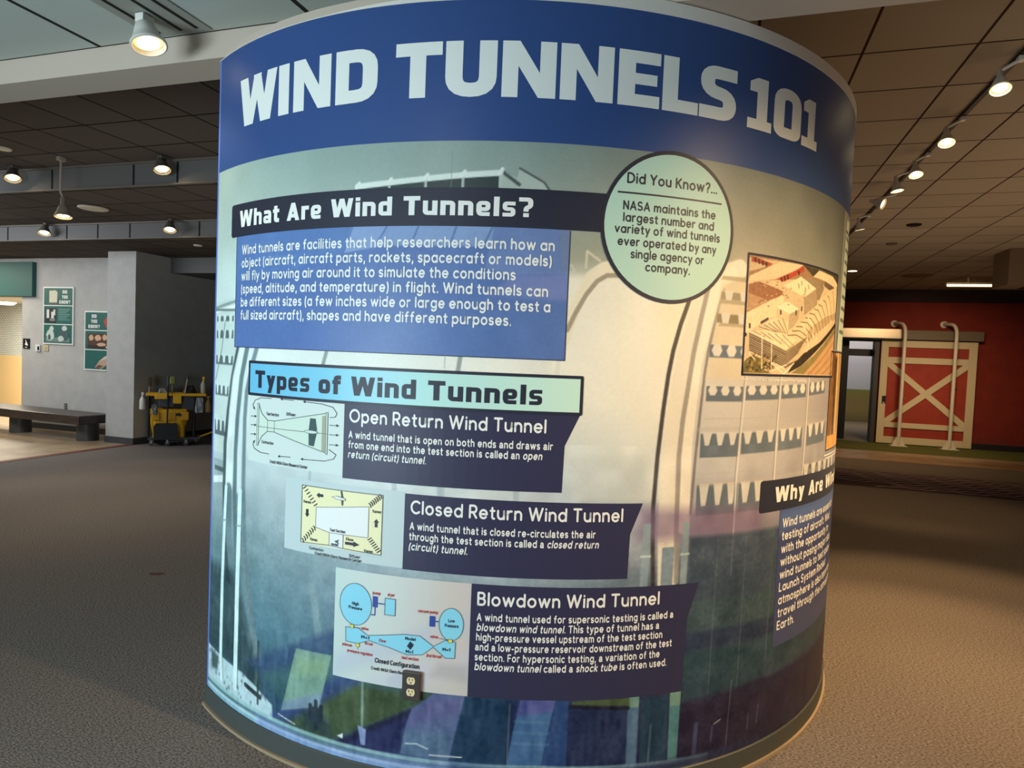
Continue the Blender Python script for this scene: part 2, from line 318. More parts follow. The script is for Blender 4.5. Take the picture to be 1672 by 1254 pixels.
# ------------------------------------------------------------------ the drum: printed sheets that follow its curve
DCX, DCY, DR, TH0 = 0.02466, 4.06928, 1.79313, 3.87815
SPAN = 4.4 * DR
def drum_pt(s, z, off=0.0):
    t = TH0 + s / DR; return ((DR + off) * math.cos(t), (DR + off) * math.sin(t), z)
LAY = 0.0007
class Sheet:
    """flat pieces given in (arc length, height), bent round the drum"""
    def __init__(s): s.v = []; s.f = []; s.m = []
    def add(s, poly, layer=1, mi=0, step=0.045):
        x0 = min(p[0] for p in poly); x1 = max(p[0] for p in poly)
        n = max(1, math.ceil((x1 - x0) / step)); pieces = [poly] if n == 1 else []
        if n > 1:
            for k in range(n):
                q = clip_s(clip_s(poly, x0 + (x1-x0)*k/n, True), x0 + (x1-x0)*(k+1)/n, False)
                if len(q) > 2: pieces.append(q)
        for q in pieces:
            ar = sum(a[0]*b[1]-b[0]*a[1] for a, b in zip(q, q[1:] + q[:1]))
            if abs(ar) < 1e-9: continue
            if ar < 0: q = q[::-1]
            i0 = len(s.v); s.v += [drum_pt(p[0], p[1], layer * LAY) for p in q]; s.f.append(tuple(range(i0, i0 + len(q)))); s.m.append(mi)
        return s
    def line(s, pts, w, layer=1, mi=0, caps=False):
        for q in stroke_quads(pts, w, caps): s.add(q, layer, mi)
        return s
    def ring(s, cx, cz, rx, rz, w, layer=1, mi=0, n=96):
        return s.line([(cx + rx*math.cos(2*PI*k/n), cz + rz*math.sin(2*PI*k/n)) for k in range(n + 1)], w, layer, mi)
    def disc(s, cx, cz, rx, rz, layer=1, mi=0, n=64):
        return s.add([(cx + rx*math.cos(2*PI*k/n), cz + rz*math.sin(2*PI*k/n)) for k in range(n)], layer, mi)
    def rrect(s, x0, z0, x1, z1, r, layer=1, mi=0):
        p = []
        for cx, cz, a in ((x1-r, z1-r, 0), (x0+r, z1-r, 90), (x0+r, z0+r, 180), (x1-r, z0+r, 270)): p += arc(cx, cz, r, a, a + 90)
        return s.add(p, layer, mi)
    def text(s, runs, x0, x1, zb, cap, layer=2, mi=0, glyphs=GN, w=.15, zb1=None, **k):
        if isinstance(runs, str): runs = [(runs, False)]
        ps, wd_ = text_pieces(runs, glyphs, w, **k); kx = (x1 - x0) / wd_ if x1 else cap; zb1 = zb if zb1 is None else zb1
        for q in ps: s.add([(x0 + p[0]*kx, zb + (zb1-zb)*p[0]/wd_ + p[1]*cap) for p in q], layer, mi)
        return s
    def block(s, txt, x0, x1, zb, cap, layer=2, mi=0):
        ps, wd_ = block_pieces(txt); kx = (x1 - x0) / wd_ if x1 else cap
        for q in ps: s.add([(x0 + p[0]*kx, zb + p[1]*cap) for p in q], layer, mi)
        return s
    def build(s, name, mats, parent, label=None):
        me = bpy.data.meshes.new(name); me.from_pydata(s.v, [], s.f)
        o = link(name, me, parent, mats if isinstance(mats, (list, tuple)) else [mats]); me.polygons.foreach_set('material_index', s.m); me.update()
        if label: o['label'] = label
        return o
def block_words(txt, x0, x1, zb, cap, layer, mats, parent):
    kx = (x1 - x0) / block_pieces(txt)[1]; done = ''
    for w_ in txt.split(' '):
        xs = block_pieces(done + 'I')[1] - BL['I'][0] if done else 0.0
        sh_ = Sheet()
        for q in block_pieces(w_)[0]: sh_.add([(x0 + (xs + p[0])*kx, zb + p[1]*cap) for p in q], layer)
        sh_.build('lettering', mats, parent); done += w_ + ' '
class Paint:
    """a printed picture: colours on a fine grid in (arc length, height)"""
    def __init__(s, S, Z, base=(1, 1, 1)):
        s.S = np.asarray(S, float); s.Z = np.asarray(Z, float); s.img = np.ones((len(Z), len(S), 3)) * np.array(base)
    def _win(s, pts, m):
        p = np.array(pts, float); i0, i1 = np.searchsorted(s.S, [p[:, 0].min() - m, p[:, 0].max() + m]); j0, j1 = np.searchsorted(s.Z, [p[:, 1].min() - m, p[:, 1].max() + m])
        return p, slice(j0, j1), slice(i0, i1)
    def _dist(s, p, js, is_, closed):
        X, Y = np.meshgrid(s.S[is_], s.Z[js]); d = np.full(X.shape, 1e9); ins = np.zeros(X.shape, bool); n = len(p)
        for k in range(n if closed else n - 1):
            a, b = p[k], p[(k + 1) % n]; e = b - a; L2 = max(e @ e, 1e-12)
            t = np.clip(((X - a[0]) * e[0] + (Y - a[1]) * e[1]) / L2, 0, 1)
            d = np.minimum(d, np.hypot(X - a[0] - t * e[0], Y - a[1] - t * e[1]))
            if closed and a[1] != b[1]: ins ^= ((a[1] > Y) != (b[1] > Y)) & (X < (b[0]-a[0]) * (Y - a[1]) / (b[1]-a[1]) + a[0])
        return X, Y, d, ins
    def _mix(s, js, is_, al, col):
        al = al[..., None]; c = np.array(col, float); s.img[js, is_] = s.img[js, is_] * (1 - al) + c * al
    def poly(s, pts, col, a=1.0, blur=0.004):
        p, js, is_ = s._win(pts, blur)
        if js.stop <= js.start or is_.stop <= is_.start: return s
        X, Y, d, ins = s._dist(p, js, is_, True); sd = np.where(ins, d, -d)
        s._mix(js, is_, np.clip(sd / blur + 0.5, 0, 1) * a, col); return s
    def line(s, pts, w, col, a=1.0, blur=0.004):
        p, js, is_ = s._win(pts, w + blur)
        if js.stop <= js.start or is_.stop <= is_.start: return s
        X, Y, d, _ = s._dist(p, js, is_, False); s._mix(js, is_, np.clip((w / 2 - d) / blur + 0.5, 0, 1) * a, col); return s
    def noise(s, amp, cell, box=None, ani=(1, 1)):
        i0, i1 = (0, len(s.S)) if box is None else np.searchsorted(s.S, box[:2]); j0, j1 = (0, len(s.Z)) if box is None else np.searchsorted(s.Z, box[2:])
        if i1 <= i0 or j1 <= j0: return s
        xs = (s.S[i0:i1] - s.S[i0]) / (cell * ani[0]); ys = (s.Z[j0:j1] - s.Z[j0]) / (cell * ani[1])
        g = RNG.normal(size=(int(ys.max()) + 3, int(xs.max()) + 3)); xi = xs.astype(int); yi = ys.astype(int); fx = xs - xi; fy = (ys - yi)[:, None]
        fx = fx * fx * (3 - 2*fx); fy = fy * fy * (3 - 2*fy)
        a = g[yi][:, xi] * (1-fx) + g[yi][:, xi+1] * fx; b = g[yi+1][:, xi] * (1-fx) + g[yi+1][:, xi+1] * fx
        s.img[j0:j1, i0:i1] += ((a * (1-fy) + b * fy) * amp)[..., None]; return s
    def build(s, name, m, parent, layer=0, label=None):
        ns, nz = len(s.S), len(s.Z); t = TH0 + s.S / DR; r = DR + layer * LAY
        co = np.empty((nz, ns, 3)); co[..., 0] = r * np.cos(t); co[..., 1] = r * np.sin(t); co[..., 2] = s.Z[:, None]
        idx = np.arange(nz * ns).reshape(nz, ns); q = np.stack([idx[:-1, :-1], idx[:-1, 1:], idx[1:, 1:], idx[1:, :-1]], -1).reshape(-1, 4)
        me = bpy.data.meshes.new(name); me.vertices.add(nz * ns); me.vertices.foreach_set('co', co.ravel()); nq = len(q)
        me.loops.add(nq * 4); me.loops.foreach_set('vertex_index', q.ravel().astype(np.int32)); me.polygons.add(nq)
        me.polygons.foreach_set('loop_start', np.arange(0, nq * 4, 4, dtype=np.int32)); me.update(calc_edges=True)
        c = np.clip(s.img, 0, 1); lin = np.where(c <= 0.04045, c / 12.92, ((c + 0.055) / 1.055) ** 2.4)
        at = me.color_attributes.new('print', 'FLOAT_COLOR', 'POINT'); rgba = np.ones((nz * ns, 4), np.float32); rgba[:, :3] = lin.reshape(-1, 3); at.data.foreach_set('color', rgba.ravel())
        me.polygons.foreach_set('use_smooth', np.ones(nq, bool)); me.validate()
        o = link(name, me, parent, [m])
        if label: o['label'] = label
        return o

# ------------------------------------------------------------------ the exhibit drum
VINYL = vcol_mat('printed_vinyl', 0.42, 0.35)
def ink(name, c): return mat('ink_' + name, c, 0.45, spec=0.3)
WHITE = ink('white', (.93, .94, .92)); NAVY = ink('navy', (.205, .205, .315)); DARK = ink('dark', (.17, .18, .24)); MINT = ink('mint', (.72, .87, .82))
CYAN = ink('cyan', (.55, .84, .93)); PALE = ink('pale', (.80, .87, .86)); CREAM = ink('cream', (.95, .93, .74)); RED = ink('red', (.75, .22, .25)); BLUE = ink('blue', (.20, .30, .62)); YELL = ink('yellow', (.95, .88, .30))
LGREEN = ink('pale_green', (.82, .89, .83)); GREY = ink('grey', (.42, .46, .46)); PAPER = ink('paper', (.93, .94, .93)); DGREEN = ink('deep_green', (.22, .33, .33)); TAN = ink('tan', (.66, .66, .56)); CARDG = ink('card_grey', (.77, .83, .83)); CARDW = ink('card_white', (.83, .88, .86))

drum = bpy.data.objects.new('exhibit_drum', None); COL.objects.link(drum); drum.location = (DCX, DCY, 0)
tag(drum, 'big blue cylindrical exhibit column wrapped in a printed mural titled WIND TUNNELS 101', 'exhibit')

# --- the mural photograph
S = np.concatenate([np.linspace(0, 3.56, 960), np.linspace(3.58, SPAN, 60)])
Z = np.concatenate([np.linspace(0.088, 2.334, 600), np.linspace(2.336, 2.8086, 12)])
pt = Paint(S, Z)
zs = [0.08, .2, .35, .5, .65, .8, 1.0, 1.2, 1.5, 1.9, 2.05, 2.34]
cl = [(.22,.34,.42), (.24,.38,.45), (.26,.42,.47), (.36,.53,.58), (.40,.54,.57), (.48,.59,.61), (.64,.71,.72), (.82,.88,.88), (.90,.94,.93), (.80,.88,.86), (.72,.80,.77), (.62,.71,.68)]
cm = [(.14,.22,.40), (.15,.24,.40), (.19,.29,.40), (.33,.44,.50), (.48,.56,.62), (.62,.68,.71), (.78,.81,.81), (.88,.90,.87), (.93,.93,.88), (.88,.88,.82), (.62,.68,.64), (.56,.63,.60)]
cr_ = [(.15,.14,.25), (.15,.14,.25), (.16,.17,.27), (.20,.28,.34), (.20,.31,.36), (.27,.34,.40), (.56,.54,.60), (.72,.73,.74), (.80,.79,.77), (.80,.78,.70), (.60,.60,.54), (.50,.53,.50)]
ce = [(.15,.14,.25)] * 3 + [(.20,.26,.34)] * 2 + [(.30,.34,.42)] + [(.55,.55,.60)] * 3 + [(.48,.50,.49)] + [(.42,.45,.44)] * 2  # darker right end puts the warm spot's falloff into the print
ss = [0.2, 1.4, 2.35, 3.3]
for ch in range(3):
    tab = np.array([np.interp(Z, zs, [c[ch] for c in col]) for col in (cl, cm, cr_, ce)])      # 4 x nz
    pt.img[..., ch] = np.array([np.interp(S, ss, tab[:, j]) for j in range(len(Z))])
W_ = (.94, .95, .93)
# sky against the hull: hull outline, walkway house on the roof
pt.poly([(.877,2.181),(1.404,2.217),(1.404,2.10),(.86,2.10)], (.20,.25,.25))
pt.poly([(1.402,2.239),(1.459,2.211),(1.468,2.245),(1.554,2.20),(1.575,2.16),(1.40,2.16)], (.70,.75,.71)); pt.line([(1.402,2.236),(1.468,2.19)], .012, (.30,.34,.33)); pt.line([(1.468,2.245),(1.554,2.20),(1.58,2.165)], .006, (.25,.28,.28))
pt.line([(.875,2.186),(1.004,2.195),(1.14,2.206),(1.273,2.218),(1.402,2.228)], .020, (.88,.92,.88))
for a, b in ((.877,2.193),(1.004,2.203),(1.14,2.215),(1.273,2.226),(1.402,2.236)): pt.line([(a, b-.055), (a, b-.01)], .009, (.72,.78,.74)); pt.line([(a-.004, b-.01), (a+.006, b+.004)], .014, (.90,.93,.90))
# left end: roofs and toothed girders behind the ribs
pt.poly([(0,1.78),(.24,1.80),(.24,1.14),(0,1.14)], (.80,.87,.85))
pt.line([(.0,1.755),(.24,1.785)], .012, (.55,.63,.62)); pt.line([(.0,1.738),(.24,1.765)], .012, (.93,.96,.94)); pt.line([(.0,1.75),(.24,1.745)], .01, (.45,.52,.52))
DK = (.36,.43,.44)
def teeth(x0, x1, zt, zb, n, col, depth, w0=.35, w1=.55, sl=0.0, hexa=False):
    """a dark girder with pale teeth standing in it"""
    f = lambda x: sl * (x - x0)
    pt.poly([(x0, zt), (x1, zt + f(x1)), (x1, zb + f(x1)), (x0, zb)], col)
    st = (x1 - x0) / n
    for k in range(n):
        c = x0 + st * (k + .5); d = f(c)
        if not hexa: pt.poly([(c - st*w1/2, zt + .004 + d), (c + st*w1/2, zt + .004 + d), (c + st*w0/2, zt - depth + d), (c - st*w0/2, zt - depth + d)], (.84,.84,.81) if x0 > 1 else (.86,.92,.90), .95)
        if hexa: pt.poly([(c - st*.20, zt + .002 + d), (c + st*.20, zt + .002 + d), (c + st*.36, zt - depth*.5 + d), (c + st*.18, zt - depth + d), (c - st*.18, zt - depth + d), (c - st*.36, zt - depth*.5 + d)], (.84,.84,.81))
for zt, zb, dp in ((1.722,1.70,.03),(1.662,1.628,.035),(1.555,1.517,.03),(1.427,1.385,.035),(1.278,1.214,.045)): teeth(.03, .2 if zt > 1.5 else .165, zt, zb, 3, DK, dp)
pt.line([(.12,1.7),(.09,1.58),(.03,1.45)], .008, (.45,.52,.52), .8)
pt.poly([(.03,1.11),(.15,1.11),(.15,.95),(.03,.95)], (.62,.70,.70)); pt.poly([(.04,1.08),(.14,1.08),(.14,1.06),(.04,1.06)], (.35,.42,.42)); pt.poly([(.03,1.03),(.14,1.05),(.14,1.02),(.03,1.0)], (.90,.94,.93))
# left ribs, bending out of the plinth and over the hull
for a, b, c in (([(.248,1.60),(.2,1.462),(.17,1.325),(.146,1.187),(.146,1.0),(.16,.8),(.20,.62)], .03, (.28,.34,.35)), ([(.29,1.60),(.235,1.462),(.21,1.325),(.196,1.187),(.19,1.02)], .065, (.90,.95,.94)), ([(.19,1.0),(.2,.8),(.24,.66),(.3,.5)], .05, (.42,.52,.54)),
    ([(.318,1.60),(.276,1.466),(.252,1.30),(.244,1.16),(.243,.97),(.27,.7),(.34,.47),(.44,.31)], .034, (.38,.47,.48)), ([(.35,1.60),(.31,1.47),(.283,1.30),(.272,1.16),(.275,1.0)], .035, (.86,.92,.91)), ([(.275,.98),(.31,.74),(.37,.52),(.43,.36)], .03, (.46,.56,.58)),
    ([(.384,1.60),(.357,1.535),(.318,1.416),(.308,1.302),(.31,1.03),(.335,.76),(.40,.48),(.45,.34)], .026, (.44,.52,.54))):
    pt.line(a, b, c, .9, .010)
# seams of the pale hull
for a, b in (((.765,1.60),(.735,1.50)),((1.288,1.60),(1.275,1.50)),((1.631,1.60),(1.622,1.50))): pt.line([a, b], .016, (.50,.55,.54), .8)
pt.line([(.75,1.53),(.70,1.13),(.70,.82)], .012, (.60,.68,.69), .6); pt.line([(1.235,1.54),(1.245,1.1)], .005, (.70,.72,.70), .8)
pt.line([(1.232,2.3),(1.232,1.55)], .003, (.5,.55,.55), .6)
for a in (1.06, 1.23, 1.5): pt.line([(a,1.14),(a+.02,.8)], .02, (.62,.67,.69), .6)
pt.poly([(.683,.85),(.717,.85),(.79,.478),(.758,.472)], (.52,.62,.64), .8, .012)
# girt arch to the right of the blue text and its handrail
pt.poly([(1.62,2.04),(2.3,2.04),(2.3,1.93),(1.62,1.90)], (.58,.60,.52), .6, .08)
pt.poly([(1.60,1.893),(1.70,1.89),(1.80,1.90),(2.1,1.88),(2.14,1.5),(2.06,1.1),(1.7,1.1),(1.6,1.4)], (.95,.94,.87), .85, .03)
pt.poly([(1.55,1.35),(2.06,1.30),(2.05,.95),(1.55,.95)], (.70,.76,.78), .55, .25)
pt.line([(1.64,1.66),(1.669,1.754),(1.70,1.825),(1.735,1.89),(1.775,1.92),(1.84,1.935),(1.95,1.93)], .045, (.93,.90,.80), 1, .006)
pt.line([(1.655,1.70),(1.683,1.763),(1.716,1.825),(1.753,1.874),(1.788,1.896),(1.86,1.90)], .016, (.60,.56,.48), .85)
pt.line([(1.711,1.919),(1.713,1.975),(1.76,1.945)], .008, (.85,.83,.74)); pt.line([(1.633,1.921),(1.661,1.923),(1.677,1.898)], .008, (.80,.80,.74))
pt.poly([(1.95,1.93),(2.2,1.90),(2.10,1.60),(2.02,1.60)], (.95,.93,.82), .8, .05)
# right ribs
RIBL = [(2.30,1.96),(2.215,1.93),(2.16,1.86),(2.125,1.80),(2.085,1.68),(2.06,1.56),(2.04,1.40),(2.03,1.26),(2.03,1.0),(2.04,.8)]
pt.line([(x+.035, z) for x, z in RIBL], .075, (.90,.88,.81), 1, .008)
pt.line([(2.12,1.86),(2.10,1.80),(2.079,1.74),(2.054,1.645),(2.039,1.555),(2.026,1.434),(2.012,1.264),(2.005,1.08),(2.008,.98),(2.02,.78)], .017, (.26,.25,.25), .95, .005)
pt.line([(2.30,1.945),(2.255,1.92),(2.22,1.86),(2.205,1.80),(2.178,1.70),(2.153,1.60),(2.14,1.45),(2.13,1.30),(2.135,1.0)], .05, (.93,.91,.84), 1, .006)
pt.line([(2.20,1.92),(2.186,1.863),(2.165,1.767),(2.14,1.64),(2.125,1.52),(2.109,1.40),(2.10,1.26),(2.105,1.0),(2.115,.8)], .020, (.60,.58,.54), .9, .006)
pt.line([(2.262,1.88),(2.245,1.82),(2.225,1.74),(2.205,1.65),(2.193,1.56),(2.183,1.43),(2.172,1.262),(2.163,1.05)], .012, (.48,.47,.46), .9, .005)
# stepped louvres of the building to the right
pt.poly([(2.25,1.90),(2.40,1.94),(2.40,1.55),(2.20,1.55)], (.85,.80,.68), .7, .02)
G = (.40,.45,.50)
for zt, zb in ((1.93,1.915),(1.85,1.828),(1.765,1.745)): pt.poly([(2.255,zt),(2.40,zt+.003),(2.40,zb),(2.245,zb)], (.62,.58,.48), .7)
teeth(2.25, 2.40, 1.872, 1.845, 2, (.60,.56,.46), .03); teeth(2.236, 2.40, 1.79, 1.757, 2, (.55,.50,.38), .034); teeth(2.21, 2.42, 1.675, 1.628, 3, G, .042, hexa=True)
for (x0, x1, zt, zb, n, dp, sl) in ((2.205,2.385,1.522,1.465,3,.034,0),(2.40,2.60,1.525,1.47,3,.034,.02),(2.618,2.815,1.53,1.476,3,.036,.03),(2.845,3.03,1.540,1.488,3,.04,.05),
    (2.19,2.375,1.345,1.256,3,.044,0),(2.39,2.595,1.346,1.264,3,.044,.02),(2.615,2.80,1.35,1.268,3,.046,.03),(2.845,3.06,1.362,1.275,3,.05,.04),
    (2.185,2.385,1.155,1.04,3,.08,0),(2.39,2.54,1.153,1.04,2,.078,0),(2.82,3.30,1.193,1.13,6,.05,0)):
    teeth(x0, x1, zt, zb, n, G, dp, .30, .70, sl, zt > 1.5)
for z0 in (1.46,1.255): pt.line([(2.2,z0-.06),(3.1,z0-.05)], .004, (.70,.68,.64), .5); pt.line([(2.18,z0-.10),(3.1,z0-.085)], .014, (.72,.70,.66), .45, .012)
for a in ([(2.40,1.567),(2.386,1.358),(2.376,1.193),(2.375,.80)], [(2.613,1.571),(2.604,1.399),(2.601,1.15)], [(2.837,1.564),(2.835,1.355),(2.825,1.14)]):
    pt.line(a, .009, (.84,.83,.80)); pt.line([(x-.008, z) for x, z in a], .004, (.45,.46,.48), .7)
# violet haze line and the dark base on the right
pt.poly([(1.95,1.075),(2.53,1.055),(2.53,.955),(1.95,.955)], (.50,.42,.54), .65, .05)
pt.poly([(2.165,.962),(2.65,.958),(3.5,.95),(3.5,.66),(2.165,.72)], (.24,.30,.37), .85, .02)
pt.poly([(2.165,.72),(3.5,.66),(3.5,.56),(2.165,.60)], (.24,.31,.34), .6, .04)
pt.poly([(2.165,.60),(3.5,.57),(3.5,.50),(2.165,.53)], (.17,.21,.33), .7, .02)
pt.poly([(2.165,.53),(3.5,.46),(3.5,.37),(2.165,.34)], (.17,.28,.33), .8, .02)
pt.poly([(2.165,.335),(2.50,.30),(3.4,.26),(3.5,.09),(2.165,.09)], (.155,.14,.24), .95, .02)
for x in (2.30,2.45,2.62): pt.line([(x,.95),(x-.01,.35)], .006, (.35,.42,.46), .5)
pt.poly([(2.6,.44),(3.3,.40),(3.3,.34),(2.6,.34)], (.22,.30,.36), .6, .02)
pt.line([(2.41,.38),(2.395,.10)], .005, (.45,.46,.5), .6)
for x, z, h in ((2.24,.24,.11),(2.32,.22,.06),(2.52,.22,.06),(2.58,.24,.07)): pt.line([(x,z),(x-.004,z-h)], .02 if x < 2.3 else .008, (.28,.33,.48), .7)
pt.line([(2.33,.225),(2.36,.235)], .006, (.6,.62,.66), .8)
# posts standing in the dark base
TP = (.55,.63,.66)
for x0, x1 in ((1.966,1.998),(2.131,2.160)): pt.poly([(x0+.004,1.02),(x1+.002,1.02),(x1,.78),(x0,.78)], TP, .95); pt.line([(x0,.90),(x1+.004,.90)], .008, (.75,.84,.82), .8)
pt.poly([(2.05,.93),(2.10,.93),(2.10,.78),(2.05,.78)], (.42,.52,.60), .8)
pt.poly([(1.94,.386),(1.987,.386),(1.987,.11),(1.945,.11)], (.33,.46,.58)); pt.poly([(2.115,.386),(2.162,.386),(2.157,.11),(2.117,.11)], (.32,.52,.55)); pt.poly([(1.945,.39),(1.987,.39),(1.986,.345),(1.946,.345)], (.45,.60,.55)); pt.poly([(2.116,.39),(2.162,.39),(2.161,.33),(2.117,.33)], (.45,.60,.55))
pt.poly([(1.40,.385),(1.945,.385),(1.945,.13),(1.40,.15)], (.14,.19,.33), .85, .01)
pt.poly([(1.732,.382),(1.948,.384),(1.950,.352),(1.732,.368)], (.30,.36,.22), .9, .01); pt.line([(1.70,.365),(1.945,.345)], .014, (.12,.13,.20), .9)
pt.poly([(1.548,.392),(1.673,.390),(1.66,.328),(1.628,.135),(1.505,.14),(1.524,.267)], (.27,.42,.60)); pt.poly([(1.548,.392),(1.673,.390),(1.662,.345),(1.535,.33)], (.34,.33,.58), .8, .02); pt.poly([(1.673,.385),(1.72,.385),(1.72,.13),(1.628,.13)], (.18,.30,.50), .9)
for z in (.31,.27,.23): pt.line([(1.53,z),(1.65,z-.004)], .008, (.36,.52,.66), .6, .01)
pt.poly([(2.0,.37),(2.11,.37),(2.11,.12),(2.0,.12)], (.15,.25,.34)); pt.line([(2.04,.27),(2.035,.13)], .008, (.33,.42,.48), .8)
pt.line([(1.51,.37),(1.508,.15)], .006, (.35,.45,.5), .7)
# left base: plinth, white flaking wall, posts, tilted boards, plants, coloured bands of light of the print
pt.poly([(.0,.66),(.25,.66),(.50,.19),(.30,.26),(.0,.29)], (.20,.28,.30), .8, .05)
for x, c in ((.06,(.55,.64,.64)),(.1,(.5,.6,.6))): pt.line([(x,.94),(x,.62)], .012, c, .4, .02)
pt.poly([(.0,.285),(.17,.272),(.33,.262),(.43,.236),(.533,.193),(.54,.13),(.0,.13)], (.78,.88,.90), .95, .008)
for k in range(34):
    x = RNG.uniform(.03, .53); z = RNG.uniform(.15, .28 - .15 * max(0, x - .25)); r = RNG.uniform(.003, .009); pt.poly([(x-r,z-r*.7),(x+r,z-r),(x+r*.6,z+r),(x-r*.7,z+r*.8)], (.30,.38,.40), .7, .008)
pt.poly([(.05,.27),(.13,.262),(.12,.20),(.06,.19)], (.20,.27,.28), .8, .02); pt.line([(.36,.22),(.46,.20)], .02, (.15,.2,.22), .9)
pt.line([(.44,.42),(.446,.17)], .012, (.20,.28,.28), .9); pt.line([(.432,.36),(.43,.25)], .02, (.35,.45,.42), .7)
pt.poly([(.362,.32),(.872,.582),(.872,.47),(.46,.292)], (.20,.30,.44), .75, .03)
pt.poly([(.46,.30),(.88,.49),(1.1,.42),(.62,.20)], (.26,.42,.40), .55, .04)
pt.poly([(.58,.16),(.88,.375),(1.25,.39),(1.13,.30),(.78,.11)], (.27,.33,.17), .8, .04)
pt.poly([(.53,.15),(.89,.42),(1.0,.42),(.62,.15)], (.20,.28,.52), .7, .03)
pt.poly([(.656,.452),(.826,.462),(.776,.255),(.587,.19)], (.52,.66,.58), .9, .005); pt.poly([(.60,.23),(.79,.31),(.776,.255),(.587,.19)], (.50,.56,.72), .6, .02); pt.poly([(.66,.42),(.81,.44),(.80,.38),(.65,.35)], (.62,.72,.52), .4, .04)
for x, z, h in ((.76,.27,.1),(.735,.25,.05),(.785,.255,.05),(.75,.24,.04),(.775,.24,.04)): pt.line([(x,z),(x+.003,z-h)], .018, (.10,.15,.20), .9, .006)
pt.poly([(.70,.22),(.82,.22),(.84,.15),(.69,.15)], (.13,.22,.28), .6, .03)
pt.poly([(.78,.095),(.967,.212),(1.15,.318),(1.158,.16),(1.0,.13)], (.15,.17,.34), .9, .015)
pt.line([(.86,.13),(.97,.205),(1.15,.31)], .02, (.10,.12,.22), .8, .015)
pt.poly([(1.158,.323),(1.241,.392),(1.35,.392),(1.30,.15),(1.118,.15),(1.139,.268)], (.36,.42,.58), .95, .006); pt.poly([(1.158,.323),(1.235,.372),(1.345,.385),(1.335,.33),(1.15,.26)], (.42,.38,.58), .5, .03); pt.poly([(1.13,.24),(1.32,.25),(1.30,.15),(1.118,.15)], (.33,.46,.55), .6, .03)
pt.poly([(1.35,.39),(1.50,.39),(1.50,.15),(1.30,.15)], (.13,.25,.36), .9, .01)
pt.line([(.961,.40),(.965,.22)], .010, (.48,.58,.52), .9); pt.poly([(.947,.225),(.981,.215),(.980,.155),(.962,.155)], (.55,.62,.78)); pt.poly([(.86,.165),(.885,.18),(.885,.16)], (.93,.95,.92))
pt.line([(1.137,.192),(1.179,.197),(1.22,.184)], .004, (.80,.85,.86)); pt.line([(1.229,.163),(1.345,.167)], .004, (.85,.88,.88)); pt.line([(.57,.17),(.66,.155)], .004, (.85,.9,.9))
PW = (.86,.96,.95)
for a, w in (([(.166,1.0),(.158,.86),(.149,.60),(.149,.29),(.162,.18)], .028), ([(.286,1.0),(.284,.86),(.281,.60),(.281,.285),(.281,.185)], .032)):
    pt.line(a, w, PW, 1, .004); pt.line([(x+w*.55, z) for x, z in a], .005, (.30,.40,.42), .8); pt.line([(a[1][0]-w*.7,.858),(a[1][0]+w*.7,.862)], .006, (.55,.65,.66))
for z0, w, c in ((.140,.016,(.62,.78,.78)),(.125,.012,(.40,.55,.58)),(.110,.016,(.80,.93,.94)),(.096,.014,(.60,.78,.86))): pt.line([(0,z0),(.9,z0-.004),(1.6,z0+.002),(2.3,z0-.03)], w, c, .85, .006)
pt.poly([(.44,.125),(.9,.115),(1.3,.14),(1.3,.085),(.44,.085)], (.50,.55,.85), .45, .03); pt.poly([(1.3,.15),(2.6,.11),(2.6,.08),(1.3,.08)], (.20,.30,.48), .6, .02)
pt.poly([(1.70,.11),(3.5,.13),(3.5,.08),(1.70,.08)], (.15,.15,.26), .8, .05)
# grain of the print
pt.noise(.020, .05, (0, 3.56, .088, 1.3)); pt.noise(.014, .012, (0, 3.56, .088, .95)); pt.noise(.012, .12, (0, 3.56, .6, 2.334)); pt.noise(.022, .03, (.2, 2.0, .088, .5), (.5, 2.2)); pt.noise(.006, .008, (0, 3.56, .088, 2.334))
# blue title band and blue edge strip
pt.img[Z > 2.335] = (.19, .305, .53)
pt.img[:, S < .016] = (.36, .48, .80)
pt.img[:, S > 3.9] = (.35, .42, .60)
pt.build('mural_panel', VINYL, drum)

# --- core, rim, base
mb = MB(); n = 120; th = [TH0 + SPAN / DR * k / n for k in range(n + 1)]; rr = DR - .02
mb.prism([(rr*math.cos(t), rr*math.sin(t)) for t in th], 'z', 0.0, 2.856); mb.build('core', BEAMP, drum)
def band(name, m, s0, s1, z0, z1, r0, r1, label=None, bev=0.0, top=None):
    bm = bmesh.new(); n = 160; rings = []
    prof = [(r0, z0), (r1, z0), (r1, z1 - bev), (r1 - bev, z1), (r0, z1)] if bev else [(r0, z0), (r1, z0), (r1, z1), (r0, z1)]
    for k in range(n + 1):
        t = TH0 + (s0 + (s1 - s0) * k / n) / DR; rings.append([bm.verts.new((r*math.cos(t), r*math.sin(t), top(s0 + (s1 - s0) * k / n) if top and z == z1 else z)) for r, z in prof])
    q = len(prof)
    for a, b in zip(rings, rings[1:]):
        for j in range(q): bm.faces.new((a[j], a[(j+1) % q], b[(j+1) % q], b[j]))
    bm.faces.new(rings[0]); bm.faces.new(rings[-1][::-1]); bmesh.ops.recalc_face_normals(bm, faces=bm.faces[:])
    me = bpy.data.meshes.new(name); bm.to_mesh(me); bm.free(); o = link(name, me, drum, [m])
    if label: o['label'] = label
    return o
band('top_rim', mat('rim_white', (.88,.86,.83), .6), 0, SPAN, 2.8086, 2.856, DR - .019, DR + .002, 'white strip along the top of the drum', top=lambda s: 2.811 + .045 * min(1, max(0, (s - .7) / 1.2)))
band('base_board', mat('base_grey', (.27,.29,.28), .5, spec=.5), -.004, SPAN, .012, .0875, DR - .02, DR + .007, 'dark grey rubber base strip', .004)
